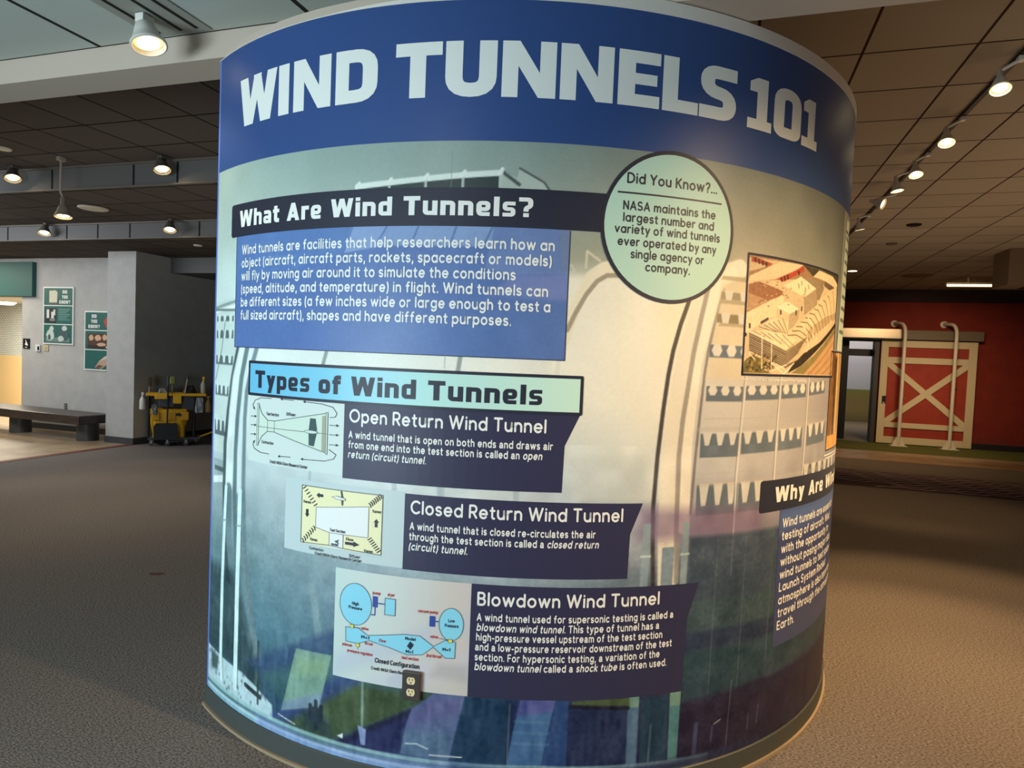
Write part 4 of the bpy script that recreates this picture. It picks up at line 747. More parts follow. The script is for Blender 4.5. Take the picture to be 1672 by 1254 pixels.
AEL = [
    (.0055, (.34,.28,.22), [(2.401,1.725),(2.630,1.664)]),
    (.005, (.42,.36,.28), [(2.630,1.664),(2.788,1.727)]),
    (.0055, (.34,.28,.22), [(2.402,1.717),(2.631,1.656)]),
    (.005, (.42,.36,.28), [(2.631,1.656),(2.776,1.716)]),
    (.0055, (.34,.28,.22), [(2.403,1.710),(2.632,1.649)]),
    (.005, (.42,.36,.28), [(2.632,1.649),(2.765,1.706)]),
    (.0055, (.34,.28,.22), [(2.403,1.702),(2.632,1.641)]),
    (.005, (.42,.36,.28), [(2.632,1.641),(2.753,1.695)]),
    (.0055, (.34,.28,.22), [(2.404,1.694),(2.633,1.633)]),
    (.005, (.42,.36,.28), [(2.633,1.633),(2.742,1.685)]),
    (.0055, (.34,.28,.22), [(2.405,1.686),(2.634,1.625)]),
    (.005, (.42,.36,.28), [(2.634,1.625),(2.731,1.674)]),
    (.0055, (.34,.28,.22), [(2.405,1.679),(2.635,1.617)]),
    (.005, (.42,.36,.28), [(2.635,1.617),(2.721,1.664)]),
    (.0055, (.34,.28,.22), [(2.406,1.671),(2.636,1.609)]),
    (.005, (.42,.36,.28), [(2.636,1.609),(2.712,1.630)]),
    (.0055, (.34,.28,.22), [(2.406,1.663),(2.636,1.602)]),
    (.005, (.42,.36,.28), [(2.636,1.602),(2.712,1.630)]),
    (.0045, (.46,.38,.29), [(2.636,1.730),(2.699,1.735),(2.764,1.720),(2.791,1.708)]),
    (.0045, (.46,.38,.29), [(2.667,1.749),(2.727,1.753),(2.789,1.735),(2.815,1.719)]),
    (.0045, (.46,.38,.29), [(2.698,1.769),(2.756,1.771),(2.815,1.750),(2.840,1.730)]),
    (.0045, (.46,.38,.29), [(2.732,1.789),(2.786,1.790),(2.842,1.765),(2.867,1.742)]),
    (.0045, (.46,.38,.29), [(2.767,1.809),(2.818,1.809),(2.871,1.781),(2.895,1.753)]),
    (.0045, (.46,.38,.29), [(2.805,1.830),(2.851,1.828),(2.901,1.797),(2.925,1.765)]),
    (.0045, (.46,.38,.29), [(2.845,1.851),(2.887,1.848),(2.934,1.813),(2.956,1.777)]),
    (.0045, (.46,.38,.29), [(2.888,1.873),(2.926,1.869),(2.968,1.829),(2.990,1.789)]),
    (.0045, (.46,.38,.29), [(2.935,1.896),(2.967,1.890),(3.006,1.846),(3.027,1.802)]),
    (.0045, (.46,.38,.29), [(2.987,1.919),(3.014,1.912),(3.047,1.864),(3.068,1.815)]),
    (.0045, (.46,.38,.29), [(3.047,1.944),(3.066,1.935),(3.094,1.882),(3.114,1.829)]),
    (.0045, (.46,.38,.29), [(3.118,1.971),(3.126,1.959),(3.148,1.902),(3.167,1.844)]),
    (.004, (.50,.42,.32), [(2.455,1.753),(2.552,1.739)]),
    (.004, (.50,.42,.32), [(2.481,1.762),(2.568,1.739)]),
    (.004, (.50,.42,.32), [(2.508,1.770),(2.584,1.739)]),
    (.004, (.50,.42,.32), [(2.536,1.778),(2.601,1.739)]),
    (.004, (.50,.42,.32), [(2.565,1.787),(2.618,1.739)]),
    (.004, (.50,.42,.32), [(2.595,1.795),(2.635,1.739)]),
    (.004, (.60,.52,.41), [(2.422,1.735),(2.487,1.718)]),
    (.004, (.60,.52,.41), [(2.464,1.734),(2.540,1.706)]),
    (.004, (.60,.52,.41), [(2.507,1.732),(2.597,1.694)]),
    (.004, (.60,.52,.41), [(2.553,1.731),(2.659,1.682)]),
    (.004, (.60,.52,.41), [(2.602,1.730),(2.727,1.670)]),
    (.007, (.95,.91,.80), [(2.738,1.785),(2.785,1.753),(2.809,1.694)]),
    (.007, (.95,.91,.80), [(2.794,1.809),(2.845,1.777),(2.851,1.736)]),
    (.006, (.95,.91,.82), [(2.473,1.725),(2.481,1.595)]),
    (.006, (.95,.91,.82), [(2.532,1.710),(2.539,1.596)]),
    (.006, (.95,.91,.82), [(2.543,1.587),(2.640,1.613)]),
    (.006, (.95,.91,.82), [(2.541,1.615),(2.626,1.576)]),
    (.006, (.95,.91,.82), [(2.626,1.576),(2.694,1.620)]),
    (.006, (.95,.91,.82), [(2.642,1.591),(2.626,1.576)]),
    (.006, (.95,.91,.82), [(2.406,1.649),(2.438,1.629)]),
    (.005, (.40,.34,.28), [(2.695,1.940),(2.701,1.926)]),
    (.005, (.40,.34,.28), [(2.718,1.952),(2.724,1.939)]),
    (.005, (.40,.34,.28), [(2.748,1.915),(2.754,1.902)]),
    (.005, (.40,.34,.28), [(2.751,1.930),(2.757,1.917)]),
    (.005, (.40,.34,.28), [(2.776,1.943),(2.783,1.930)]),
    (.005, (.40,.34,.28), [(2.739,1.902),(2.745,1.889)]),
    (.011, (.24,.17,.14), [(2.410,2.009),(2.413,2.001)]),
    (.011, (.24,.17,.14), [(2.430,2.004),(2.434,1.996)]),
    (.011, (.24,.17,.14), [(2.451,2.001),(2.455,1.993)]),
    (.011, (.24,.17,.14), [(2.473,1.997),(2.476,1.989)]),
    (.011, (.24,.17,.14), [(2.572,1.949),(2.576,1.941)]),
    (.011, (.24,.17,.14), [(2.592,1.956),(2.596,1.948)]),
    (.011, (.24,.17,.14), [(2.612,1.964),(2.616,1.955)]),
    (.011, (.24,.17,.14), [(2.690,1.988),(2.695,1.980)]),
    (.010, (.26,.21,.17), [(2.580,1.823),(2.581,1.813)]),
    (.010, (.26,.21,.17), [(2.689,1.829),(2.690,1.818)]),
    (.010, (.26,.21,.17), [(2.731,1.849),(2.732,1.838)]),
    (.010, (.26,.21,.17), [(2.400,1.760),(2.401,1.749)]),
    (.010, (.28,.23,.18), [(2.464,1.770),(2.501,1.787)]),
    (.010, (.90,.82,.68), [(2.795,1.673),(2.810,1.686)]),
    (.010, (.90,.82,.68), [(2.836,1.697),(2.852,1.711)]),
    (.010, (.90,.82,.68), [(2.880,1.722),(2.898,1.736)]),
    (.010, (.90,.82,.68), [(2.928,1.748),(2.948,1.762)]),
    (.010, (.90,.82,.68), [(2.981,1.775),(3.004,1.789)]),
    (.010, (.90,.82,.68), [(3.042,1.802),(3.068,1.818)]),
    (.006, (.62,.46,.30), [(2.825,1.577),(3.187,1.753)]),
    (.006, (.62,.46,.30), [(2.894,1.578),(3.202,1.709)]),
    (.006, (.62,.46,.30), [(2.974,1.578),(3.217,1.664)]),
    (.006, (.62,.46,.30), [(3.072,1.579),(3.234,1.619)])]
for c, p in AER: a_.poly(p, c, 1, .004)
for k in range(46):
    x, z = RNG.uniform(2.40,2.66), RNG.uniform(1.83,1.93); a_.poly([(x,z),(x+.012,z+.002),(x+.012,z+.006),(x,z+.004)], (.84,.74,.60) if k % 2 else (.46,.34,.25), .7, .003)
for k in range(80):
    x, z = RNG.uniform(2.385,2.56), RNG.uniform(1.575,1.645); a_.poly([(x,z),(x+.013,z+.003),(x+.010,z+.012),(x,z+.008)], (.66,.56,.32) if k % 3 else (.22,.21,.12), .8, .003)
for w, c, p in AEL: a_.line(p, w, c, .9, .003)
a_.noise(.018, .006); a_.noise(.012, .03)
o = a_.build('aerial_photo', VINYL, drum, 1, 'aerial photo of a ribbed tunnel building')
q = Sheet(); q.line([(2.374,1.569),(2.374,2.024),(3.135,2.024),(3.135,1.569),(2.374,1.569),(2.374,1.6)], .009, 2, 0, True); q.disc(2.378,1.72,.008,.008,3,0,14); q.build('photo_border', [DARK], o)
q = Sheet(); q.text('Credit: NASA - Aerial of NASA Langley Research Center Tunnel Building', 2.374, 2.81, 1.545, .012, 2, 0, GHV, .2); q.build('credit_line', [WHITE], o)

# --- the panels at the right-hand edge
o = part_sheet('reason_banner', 'dark banner reading Why Are Wind', lambda q: q.rrect(2.515,1.024,3.90,1.152,.012,2), [DARK])
block_words('Why Are Wind', 2.612, 3.40, 1.059, .063, 3, [WHITE], o)
r_ = Paint(np.linspace(2.655,3.75,120), np.linspace(.456,1.03,60), (.25,.29,.46)); r_.poly([(2.655,1.03),(3.75,1.03),(3.75,.96),(2.655,.93)], (.34,.45,.68), .8, .06); r_.poly([(2.655,.6),(3.75,.55),(3.75,.456),(2.655,.456)], (.27,.31,.46), .8, .06)
o = r_.build('reason_panel', VINYL, drum, 1, 'violet blue panel with white text at the right edge')
q = Sheet()
for k, tx in enumerate(('Wind tunnels are essential', 'testing of aircraft. Wind', 'with the opportunity to', 'without posing major risks', 'wind tunnels to test space', 'Launch System Rocket', 'atmosphere is also important', 'travel through the atmosphere', 'Earth.')): q.text(tx, 2.680, None, .949 - .0533*k, .038, 2, 0, w=.175)
q.build('lettering', [WHITE], o)
c_ = Paint(np.linspace(3.20,3.60,130), np.linspace(1.69,2.33,160), (.60,.62,.60)); c_.poly([(3.275,2.30),(3.60,2.33),(3.60,1.68),(3.20,1.68),(3.235,2.0)], (.80,.88,.82)); c_.line([(3.275,2.30),(3.235,2.0),(3.205,1.69)], .012, (.25,.27,.28))
for k in range(9): z = 2.22 - .055*k; c_.line([(3.30-.006*k,z),(3.58,z)], .018, (.30,.38,.35), .75); 
c_.line([(3.29,2.25),(3.6,2.25)], .012, (.2,.24,.24))
c_.build('side_card', VINYL, drum, 1, 'narrow mint card at the right edge of the drum')
b_ = Paint(np.linspace(3.10,3.60,90), np.linspace(1.236,1.682,120), (.74,.62,.42)); b_.poly([(3.10,1.682),(3.2,1.682),(3.17,1.236),(3.10,1.236)], (.50,.36,.20)); b_.poly([(3.17,1.66),(3.25,1.66),(3.24,1.30),(3.19,1.28)], (.32,.22,.14), .9, .02); b_.line([(3.26,1.68),(3.30,1.24)], .03, (.93,.80,.52)); b_.poly([(3.10,1.30),(3.4,1.30),(3.4,1.236),(3.10,1.236)], (.86,.66,.34)); b_.noise(.03, .02)
o = b_.build('side_photo', VINYL, drum, 1, 'narrow golden brown photo at the right edge')
q = Sheet(); q.line([(3.10,1.682),(3.60,1.682),(3.60,1.236),(3.10,1.236),(3.10,1.682)], .006, 2, 0); q.line([(3.08,1.214),(3.5,1.214)], .006, 2, 1); q.line([(3.10,1.20),(3.5,1.20)], .006, 2, 1); q.build('photo_border', [DARK, WHITE], o)

# --- power outlet on the drum
so, zo = 1.1565, .4125; t = TH0 + so / DR
ot = bpy.data.objects.new('power_outlet', None); COL.objects.link(ot); ot.location = Vector(drum_pt(so, zo, .009)) + Vector((DCX, DCY, 0)); ot.rotation_euler = (0, 0, t + PI / 2)
tag(ot, 'double power outlet with dark plate and ivory sockets on the curved mural', 'outlet')
mb = MB(); mb.box(-.034, .034, -.008, .004, -.052, .052, .003); mb.build('cover_plate', mat('plate_dark', (.27,.25,.24), .4), ot)
for dz in (.021, -.021):
    mb = MB(); mb.prism([(.0155*math.cos(2*PI*k/28) , max(-.0125, min(.0125, .0165*math.sin(2*PI*k/28))) + dz) for k in range(28)], 'y', -.0105, -.004)
    sk = mb.build('socket', mat('socket_ivory', (.90,.84,.66), .4), ot)
    mb = MB(); mb.box(-.0075, -.005, -.0112, -.010, dz + .001, dz + .009); mb.box(.005, .0075, -.0112, -.010, dz + .002, dz + .008); mb.prism([(.0026*math.cos(2*PI*k/12), .0026*math.sin(2*PI*k/12) + dz - .006) for k in range(12)], 'y', -.0112, -.010); mb.build('slot', mat('slot_dark', (.08,.07,.06), .6), sk)
mb = MB(); mb.prism([(.0026*math.cos(2*PI*k/12), .0026*math.sin(2*PI*k/12)) for k in range(12)], 'y', -.0095, -.007); mb.build('screw', mat('screw_grey', (.45,.44,.42), .35, 1.0), ot)

# ------------------------------------------------------------------ the hall
CARPET = noisy('carpet', (.20,.19,.19), (.60,.57,.55), (85, 160, 60), .95, 5, .7, (.28, .72))
TANF = noisy('tan_floor', (.56,.48,.38), (.66,.58,.47), (3, 3, 3), .45, 4, spec=.4)
GRASS = noisy('grass_carpet', (.28,.30,.13), (.42,.42,.20), (60, 60, 60), .95)
GREYW = noisy('grey_paint', (.66,.66,.65), (.69,.69,.68), (6, 6, 6), .8)
DARKW = mat('dark_paint', (.30,.27,.25), .85)
RBASE = mat('rubber_base', (.25,.25,.26), .6)
REDW = noisy('barn_red', (.46,.15,.10), (.50,.17,.11), (4, 4, 4), .75)
NEARC = tile_mat('near_ceiling_tile', (.74,.76,.73), (.18,.18,.18), -2.87, 2.40, 1.17, .012, .02)
DTILE = tile_mat('dark_ceiling_tile', (.34,.315,.295), (.10,.09,.085), -4.174, 4.305, .577, .010, .02)
DTILE2 = tile_mat('dark_ceiling_tile_low', (.34,.315,.295), (.10,.09,.085), -4.30, 5.95, .577, .010, .02)
RTILE = tile_mat('warm_ceiling_tile', (.66,.60,.53), (.22,.17,.13), .671, 4.297, .582, .008, .04)
STEPP = mat('step_paint', (.40,.40,.40), .8); DKLINE = mat('joint_dark', (.06,.055,.05), .9)
def slab(name, m, x0, x1, y0, y1, z0, z1):
    mb = MB(); mb.box(x0, x1, y0, y1, z0, z1); return struct(mb, name, m)
slab('floor', CARPET, -19, 13.2, -7, 24.5, -.1, 0)
mb = MB(); mb.box(-19, -8.72, 2.0, 12, -.05, .003); struct(mb, 'floor', TANF)
mb = MB(); mb.box(-8.72, -8.60, 2.0, 7.84, -.05, .005); struct(mb, 'trim_1', mat('edge_red', (.42,.20,.17), .6))
mb = MB(); mb.box(-1, 13, 13.3, 14.8, -.05, .003); struct(mb, 'floor', TANF)
mb = MB(); mb.box(-1, 13, 14.8, 16.6, -.05, .006); struct(mb, 'floor', GRASS)
mb = MB(); mb.box(-1, 13, 16.6, 24.4, -.05, .003); struct(mb, 'floor', mat('grey_floor', (.52,.46,.37), .7))
# carpet border with pale wave lines
mb = MB(); mb.quad((.8,10.15,.003), (9,10.15,.003), (9,11.75,.003), (.8,11.75,.003)); mb.mi = 1
for r in range(9):
    y = 10.3 + .165 * r; x = .9 + (r % 2) * .25 + (1.2 if r < 2 else 0); x1 = 8.8 - (3.8 if r == 0 else 0)
    pts = []
    while x < x1: pts.append((x, y + .035 * math.sin(x * 11 + r) + .02 * math.sin(x * 29 + r))); x += .03
    for q in stroke_quads(pts, .034, False): mb.quad(*[(p[0], p[1], .0045) for p in q])
struct(mb, 'floor', [mat('wave_ground', (.27,.20,.22), .95), mat('wave_line', (.72,.64,.70), .95)])

# ceilings: low front ceiling, beam, then the hall; to the left it steps down twice
slab('ceiling', NEARC, -19, 13.2, -7, 2.396, 2.978, 3.7)
slab('trim_2', BEAMP, -19, 13.2, 2.396, 2.59, 2.862, 3.7)
slab('ceiling', DTILE, -19, -1.0, 2.59, 5.31, 3.436, 3.7)
slab('ceiling', DTILE2, -19, -1.0, 5.33, 6.89, 3.195, 3.7)
slab('ceiling', DTILE2, -19, -1.0, 6.91, 13.0, 2.974, 3.7)
slab('ceiling', RTILE, -1.0, 13.2, 2.59, 24.5, 3.436, 3.7)
def step(name, v, zb, zt, joints):
    mb = MB(); mb.box(-19, -1.0, v, v + .02, zb, zt); mb.mi = 1
    for x in joints: mb.box(x - .012, x + .012, v - .002, v + .004, zb, zt)
    mb.mi = 2; mb.box(-19, -1.0, v - .03, v, zt - .018, zt); mb.box(-19, -1, v - .012, v, zb, zb + .012)
    struct(mb, name, [STEPP, DKLINE, mat('step_edge', (.42,.40,.37), .6)])
step('trim_3', 5.31, 3.195, 3.436, [-8.2, -7.03, -5.89, -5.32, -4.2])
step('trim_4', 6.89, 2.974, 3.195, [-11.2, -9.98, -8.83, -8.26, -7.69, -6.53, -5.4])
# walls
ZT = 2.974
mb = MB(); mb.box(-11.84, -9.18, 8.43, 8.58, 0, ZT); mb.box(-14.2, -11.84, 8.43, 8.58, 2.30, ZT); mb.box(-19, -14.2, 8.43, 8.58, 0, ZT); struct(mb, 'wall_left', GREYW)
mb = MB(); mb.box(-9.18, -8.62, 7.84, 12.0, 0, ZT); struct(mb, 'wall_pier', GREYW)
slab('wall_back', DARKW, -8.62, -1.0, 11.9, 12.05, 0, ZT); slab('wall_divider', DARKW, -1.15, -1.0, 12.0, 16.6, 0, 3.436)
slab('wall_west', GREYW, -19.2, -19, -7, 13, 0, 3.436); slab('wall_east', REDW, 13, 13.2, -7, 24.5, 0, 3.436)
slab('trim_5', STEPP, -8.62, -6.2, 8.5, 9.4, 2.73, 2.974)
mb = MB(); mb.box(-11.82, -9.18, 8.415, 8.43, 0, .10); struct(mb, 'baseboard_left', RBASE)
mb = MB(); mb.box(-9.19, -8.61, 7.828, 7.84, 0, .10); mb.box(-8.62, -8.608, 7.84, 11.9, 0, .10); mb.box(-9.192, -9.18, 7.84, 8.42, 0, .10); struct(mb, 'baseboard_pier', RBASE)
# washroom behind the opening
TILEW = mat('white_tile', (.86,.87,.84), .3); nt = TILEW.node_tree; bt = nt.nodes.new('ShaderNodeTexBrick'); tc = nt.nodes.new('ShaderNodeTexCoord'); mp = nt.nodes.new('ShaderNodeMapping'); mp.inputs['Rotation'].default_value = (PI/2, 0, 0)
bt.inputs['Color1'].default_value = (*s2l((.90,.90,.86)), 1); bt.inputs['Color2'].default_value = (*s2l((.84,.87,.85)), 1); bt.inputs['Mortar'].default_value = (*s2l((.50,.55,.55)), 1); bt.inputs['Scale'].default_value = 6.0; bt.inputs['Mortar Size'].default_value = .03
nt.links.new(tc.outputs['Object'], mp.inputs['Vector']); nt.links.new(mp.outputs[0], bt.inputs['Vector']); nt.links.new(bt.outputs['Color'], nt.nodes['Principled BSDF'].inputs['Base Color'])
mb = MB(); mb.box(-19, -11.7, 11.0, 11.1, 1.15, 2.36); mb.mi = 1; mb.box(-19, -11.7, 10.99, 11.1, 0, 1.15); struct(mb, 'wall_washroom', [TILEW, mat('tan_wall', (.92,.80,.58), .5)])
mb = MB(); mb.box(-19, -11.7, 8.58, 11.0, 2.36, 2.45); struct(mb, 'ceiling', mat('white_ceiling', (.80,.79,.75), .8))
mb = MB(); mb.box(-11.84, -11.7, 8.58, 11.0, 0, 2.36); struct(mb, 'wall_washroom', GREYW)
area_light('washroom_light', P3(-13.6, 9.6, 2.30), P3(-13.6, 9.6, 0), 2.5, 1.2, 190, (1.0, .90, .74))
area_light('washroom_light', P3(-12.6, 7.3, 2.9), P3(-12.4, 7.5, 0), 1.4, .8, 60, (1.0, .88, .70))  # area light outside the opening, over the tan floor

# barn wall with its doorway and the painted landscape beyond
mb = MB(); mb.box(-1, 2.35, 16.6, 16.8, 0, 3.436); mb.box(3.30, 13, 16.6, 16.8, 0, 3.436); mb.box(2.35, 3.30, 16.6, 16.8, 2.34, 3.436); struct(mb, 'wall_barn', REDW)
slab('trim_6', mat('valance_brown', (.20,.12,.10), .8), -1, 13, 16.5, 16.6, 3.17, 3.436)
mb = MB(); mb.box(5.2, 13, 16.57, 16.6, 0, .13); struct(mb, 'baseboard_barn', mat('base_black', (.10,.08,.07), .7))
mb = MB()
for k in range(40):
    x = 5.3 + k*.19; h = RNG.uniform(.06, .22); mb.prism([(x, .13), (x+.2, .13), (x+.14, .13+h*.5), (x+.08, .13+h), (x+.04, .13+h*.6)], 'y', 16.59, 16.599)
struct(mb, 'trim_7', mat('painted_weeds', (.42,.15,.09), .8))
mb = MB(); mb.box(3.215, 3.30, 16.52, 16.80, 0, 2.34); mb.box(2.35, 3.215, 16.55, 16.80, 2.28, 2.34); mb.mi = 0; mb.box(2.35, 2.40, 16.55, 16.8, 0, 2.28); struct(mb, 'door_1', mat('jamb_green', (.22,.23,.20), .5))
mb = MB(); mb.box(2.52, 2.76, 16.95, 17.05, 0, 2.34); mb.box(2.76, 3.30, 16.95, 17.05, 1.95, 2.11); struct(mb, 'door_2', mat('door_black', (.07,.06,.06), .5))
LAND = mat('landscape_print', (.7, .7, .7), .7); nt = LAND.node_tree; tc = nt.nodes.new('ShaderNodeTexCoord'); sx = nt.nodes.new('ShaderNodeSeparateXYZ'); mr = nt.nodes.new('ShaderNodeMapRange'); mr.inputs['From Max'].default_value = 3.0; cr = nt.nodes.new('ShaderNodeValToRGB'); cr.color_ramp.interpolation = 'LINEAR'
nz = nt.nodes.new('ShaderNodeTexNoise'); nz.inputs['Scale'].default_value = 3.0; ad = nt.nodes.new('ShaderNodeMath'); ad.operation = 'MULTIPLY_ADD'; ad.inputs[1].default_value = .05
for p, c in ((.0,(.45,.40,.25)),(.12,(.56,.48,.28)),(.24,(.52,.45,.26)),(.32,(.48,.47,.20)),(.335,(.45,.46,.22)),(.345,(.72,.72,.74)),(.6,(.76,.76,.80)),(1,(.70,.72,.80))):
    e = cr.color_ramp.elements.new(p); e.color = (*s2l(c), 1)
cr.color_ramp.elements.remove(cr.color_ramp.elements[0]); cr.color_ramp.elements.remove(cr.color_ramp.elements[-1])
L_ = nt.links.new; L_(tc.outputs['Object'], sx.inputs[0]); L_(sx.outputs[2], mr.inputs['Value']); L_(mr.outputs[0], ad.inputs[2]); ad.inputs[0].default_value = 0; L_(ad.outputs[0], cr.inputs[0]); L_(cr.outputs[0], nt.nodes['Principled BSDF'].inputs['Base Color'])
slab('wall_landscape', LAND, -1, 13, 23, 23.1, 0, 3.436)
area_light('landscape_fill', P3(3.6, 20.5, 3.3), P3(3.8, 23, 1.2), 3, 1, 90, (1.0, .93, .85))  # unseen light added to brighten the landscape wall
area_light('door_wash', P3(3.6, 12.6, 3.35), P3(4.2, 16.6, .9), 1.0, .6, 30, WARM2, math.radians(70))

# ------------------------------------------------------------------ barn door, rails, header boxes
CREAMP = mat('cream_board', (.80,.72,.56), .6); BRED = noisy('door_red', (.58,.21,.15), (.61,.23,.16), (5, 5, 5), .6)
d = thing('barn_door', 'red sliding barn door with cream frame and X brace against red wall', 'door', 4.25, 16.5, 0)
mb = MB(); mb.box(-.90, .90, .0, .04, .03, 2.30); mb.build('panel', BRED, d)
for x0, x1 in ((-.92, -.775), (.765, .92)): mb = MB(); mb.box(x0, x1, -.035, 0, .02, 2.31, .004); mb.build('stile', CREAMP, d)
for z0, z1 in ((2.16, 2.31), (1.805, 1.94), (.375, .49), (.02, .17)): mb = MB(); mb.box(-.775, .765, -.03, 0, z0, z1, .004); mb.build('rail', CREAMP, d)
for sx_ in (1, -1):
    mb = MB(); a = Vector((-.765*sx_, 0, .49)); b = Vector((.765*sx_, 0, 1.805)); dv = (b - a).normalized(); nv = Vector((-dv.z, 0, dv.x)) * .062
    mb.prism([(p.x, p.z) for p in (a - nv, b - nv, b + nv, a + nv)], 'y', -.022 - .006 * (sx_ > 0), 0); mb.build('brace', CREAMP, d)
mb = MB(); mb.box(-.85, -.775, -.05, -.035, .90, 1.07, .004); lk = mb.build('lock_plate', mat('lock_black', (.08,.07,.07), .4), d)
mb = MB(); mb.box(-.83, -.80, -.056, -.05, .90, .93); mb.build('lock_button', mat('lock_white', (.85,.82,.75), .4), lk)
mb = MB(); mb.tube([(-.42, -.06, 1.03), (-.42, -.02, 1.03)], .012); mb.tube([(.52, -.06, 1.30), (.58, -.03, 1.30)], .012); mb.build('knob', mat('knob_steel', (.7,.66,.6), .3, .8), d)
STEEL = mat('brushed_steel', (.74,.66,.54), .28, 1.0)
h = thing('door_header', 'shiny steel header box over the open doorway', 'header', 2.95, 16.42, 2.34); mb = MB(); mb.box(-.72, .76, -.12, .17, 0, .215, .008); mb.build('cover', STEEL, h)
mb = MB(); mb.box(-.72, .76, -.10, .17, -.02, 0); mb.build('track', mat('track_dark', (.12,.11,.10), .5), h)
h = thing('door_header', 'dull tan header box above the red barn door', 'header', 4.5, 16.45, 2.33); mb = MB(); mb.box(-.76, .74, -.08, .14, 0, .205, .006); mb.build('cover', mat('header_tan', (.42,.36,.27), .5), h)
POLEM = mat('pole_paint', (.80,.75,.64), .45)
for u, lab in ((3.70, 'cream bent pipe pole left of the X brace of the barn door'), (4.66, 'cream bent pipe pole right of the X brace of the barn door')):
    p = thing('pipe_pole', lab, 'pole', u, 16.12, 0, 0, 'bent pipe poles by the barn door')
    pts = [(0, 0, .05), (0, 0, 2.45)] + [(-.10*(1-math.cos(a))*.6, .16*(1-math.cos(a)), 2.45 + .22*math.sin(a)) for a in [PI/2*k/6 for k in range(1, 7)]] + [(-.10, .30, 2.685), (-.12, .46, 2.685)]
    mb = MB(); mb.tube(pts, .036, 12); mb.build('pipe', POLEM, p, 40)
    mb = MB(); mb.prism([(-.14, 0), (.14, 0), (.05, .20), (-.05, .20)], 'y', -.012, .012); mb.build('gusset', POLEM, p)
    mb = MB(); mb.box(-.16, .16, -.10, .10, .006, .018); mb.build('base_plate', POLEM, p)
    mb = MB(); mb.lathe([(.075, 0), (.075, .02), (.04, .03)], 20, Matrix.Translation((-.12, .475, 2.685)) @ Matrix.Rotation(PI/2, 4, 'X')); mb.build('wall_flange', POLEM, p, 40)

spot_light('down_spot', P3(2.16, 13.42, 3.40), P3(2.6, 13.6, 0), 190, WARM, 95, .8)
spot_light('down_spot', P3(5.0, 11.2, 3.40), P3(4.6, 11.6, 0), 120, WARM, 80, .8)  # added lamp with no fixture, brightening the wave carpet
# hanging things of the right-hand ceiling
b = thing('ceiling_box', 'brown boxed bulkhead hanging from the ceiling at the right edge', 'bulkhead', 4.6, 11.42, 2.92); mb = MB(); mb.box(-.80, 1.4, -.29, .30, 0, .516, .004); mb.build('housing', mat('bulkhead_brown', (.50,.42,.33), .7), b)
mb = MB(); mb.box(-.5, 1.3, -.22, .22, -.012, 0); mb.build('grille', mat('bulkhead_dark', (.16,.12,.09), .7), b)
fl = thing('strip_light', 'lit fluorescent strip light hanging above the barn door', 'light', 4.3, 14.45, 3.29)
mb = MB(); mb.box(-.36, .50, -.06, .06, .02, .05); mb.build('housing', mat('strip_white', (.85,.82,.75), .5), fl); mb = MB(); mb.tube([(-.34, 0, 0), (.48, 0, 0)], .022, 10); mb.build('tube', mat('strip_glow', (1,.9,.72), .5, emit=(1,.88,.68), es=2.2), fl)
mb = MB(); mb.tube([(0, 0, .05), (0, 0, .146)], .02, 8); mb.build('hanger', mat('strip_hang', (.7,.66,.58), .5), fl)
def ceil_disc(name, label, cat, u, v, z, r, m, m2=None, glow=None):
    t_ = thing(name, label, cat, u, v, z); mb = MB(); mb.lathe([(r, 0), (r, -.008), (r*.92, -.014)], 32); mb.build('rim', m, t_, 40)
    mb = MB(); mb.lathe([(r*.86, -.012), (r*.86, -.017)], 32); mb.build('face', m2 or m, t_, 40); return t_
BONE = mat('fixture_bone', (.80,.77,.70), .6); HOLE = mat('hole_dark', (.05,.04,.035), .9); GLOW = mat('downlight_glow', (1,.95,.85), .5, emit=(1,.93,.80), es=4.0)
ceil_disc('ceiling_speaker', 'dark round opening in the tan ceiling right of the spotlights', 'speaker', 2.15, 9.30, 3.436, .085, HOLE)
ceil_disc('downlight', 'small lit round downlight far back in the tan ceiling beside the drum', 'light', 2.16, 13.42, 3.436, .09, BONE, GLOW)
ceil_disc('ceiling_vent', 'brown round vent far back in the tan ceiling', 'vent', 3.37, 14.12, 3.436, .27, mat('vent_shade_brown', (.40,.33,.25), .7))  # brown also carries the oval of shade at the vent
ceil_disc('ceiling_vent', 'small brown vent in the tan ceiling behind the dark opening', 'vent', 2.19, 10.63, 3.436, .075, mat('vent_shade_brown', (.40,.33,.25), .7))  # diffuser's shadow put into the brown of the disc
ceil_disc('ceiling_speaker', 'large pale round speaker in the dark ceiling left of the drum', 'speaker', -7.38, 6.09, 3.195, .165, BONE)
ceil_disc('downlight', 'small pale disc in the lowest dark ceiling left of the drum', 'light', -7.05, 7.42, 2.974, .06, BONE)
ceil_disc('downlight', 'small pale disc in the dark ceiling at the left edge of the photo', 'light', -6.82, 4.66, 3.436, .07, BONE)
mb = MB(); mb.box(1.497, 1.523, 2.62, 13.2, 3.412, 3.434); o = struct(mb, 'lighting_track', mat('track_brown', (.16,.12,.09), .5)); del o['kind']; tag(o, 'long thin lighting track carrying spotlights on the right ceiling', 'track')

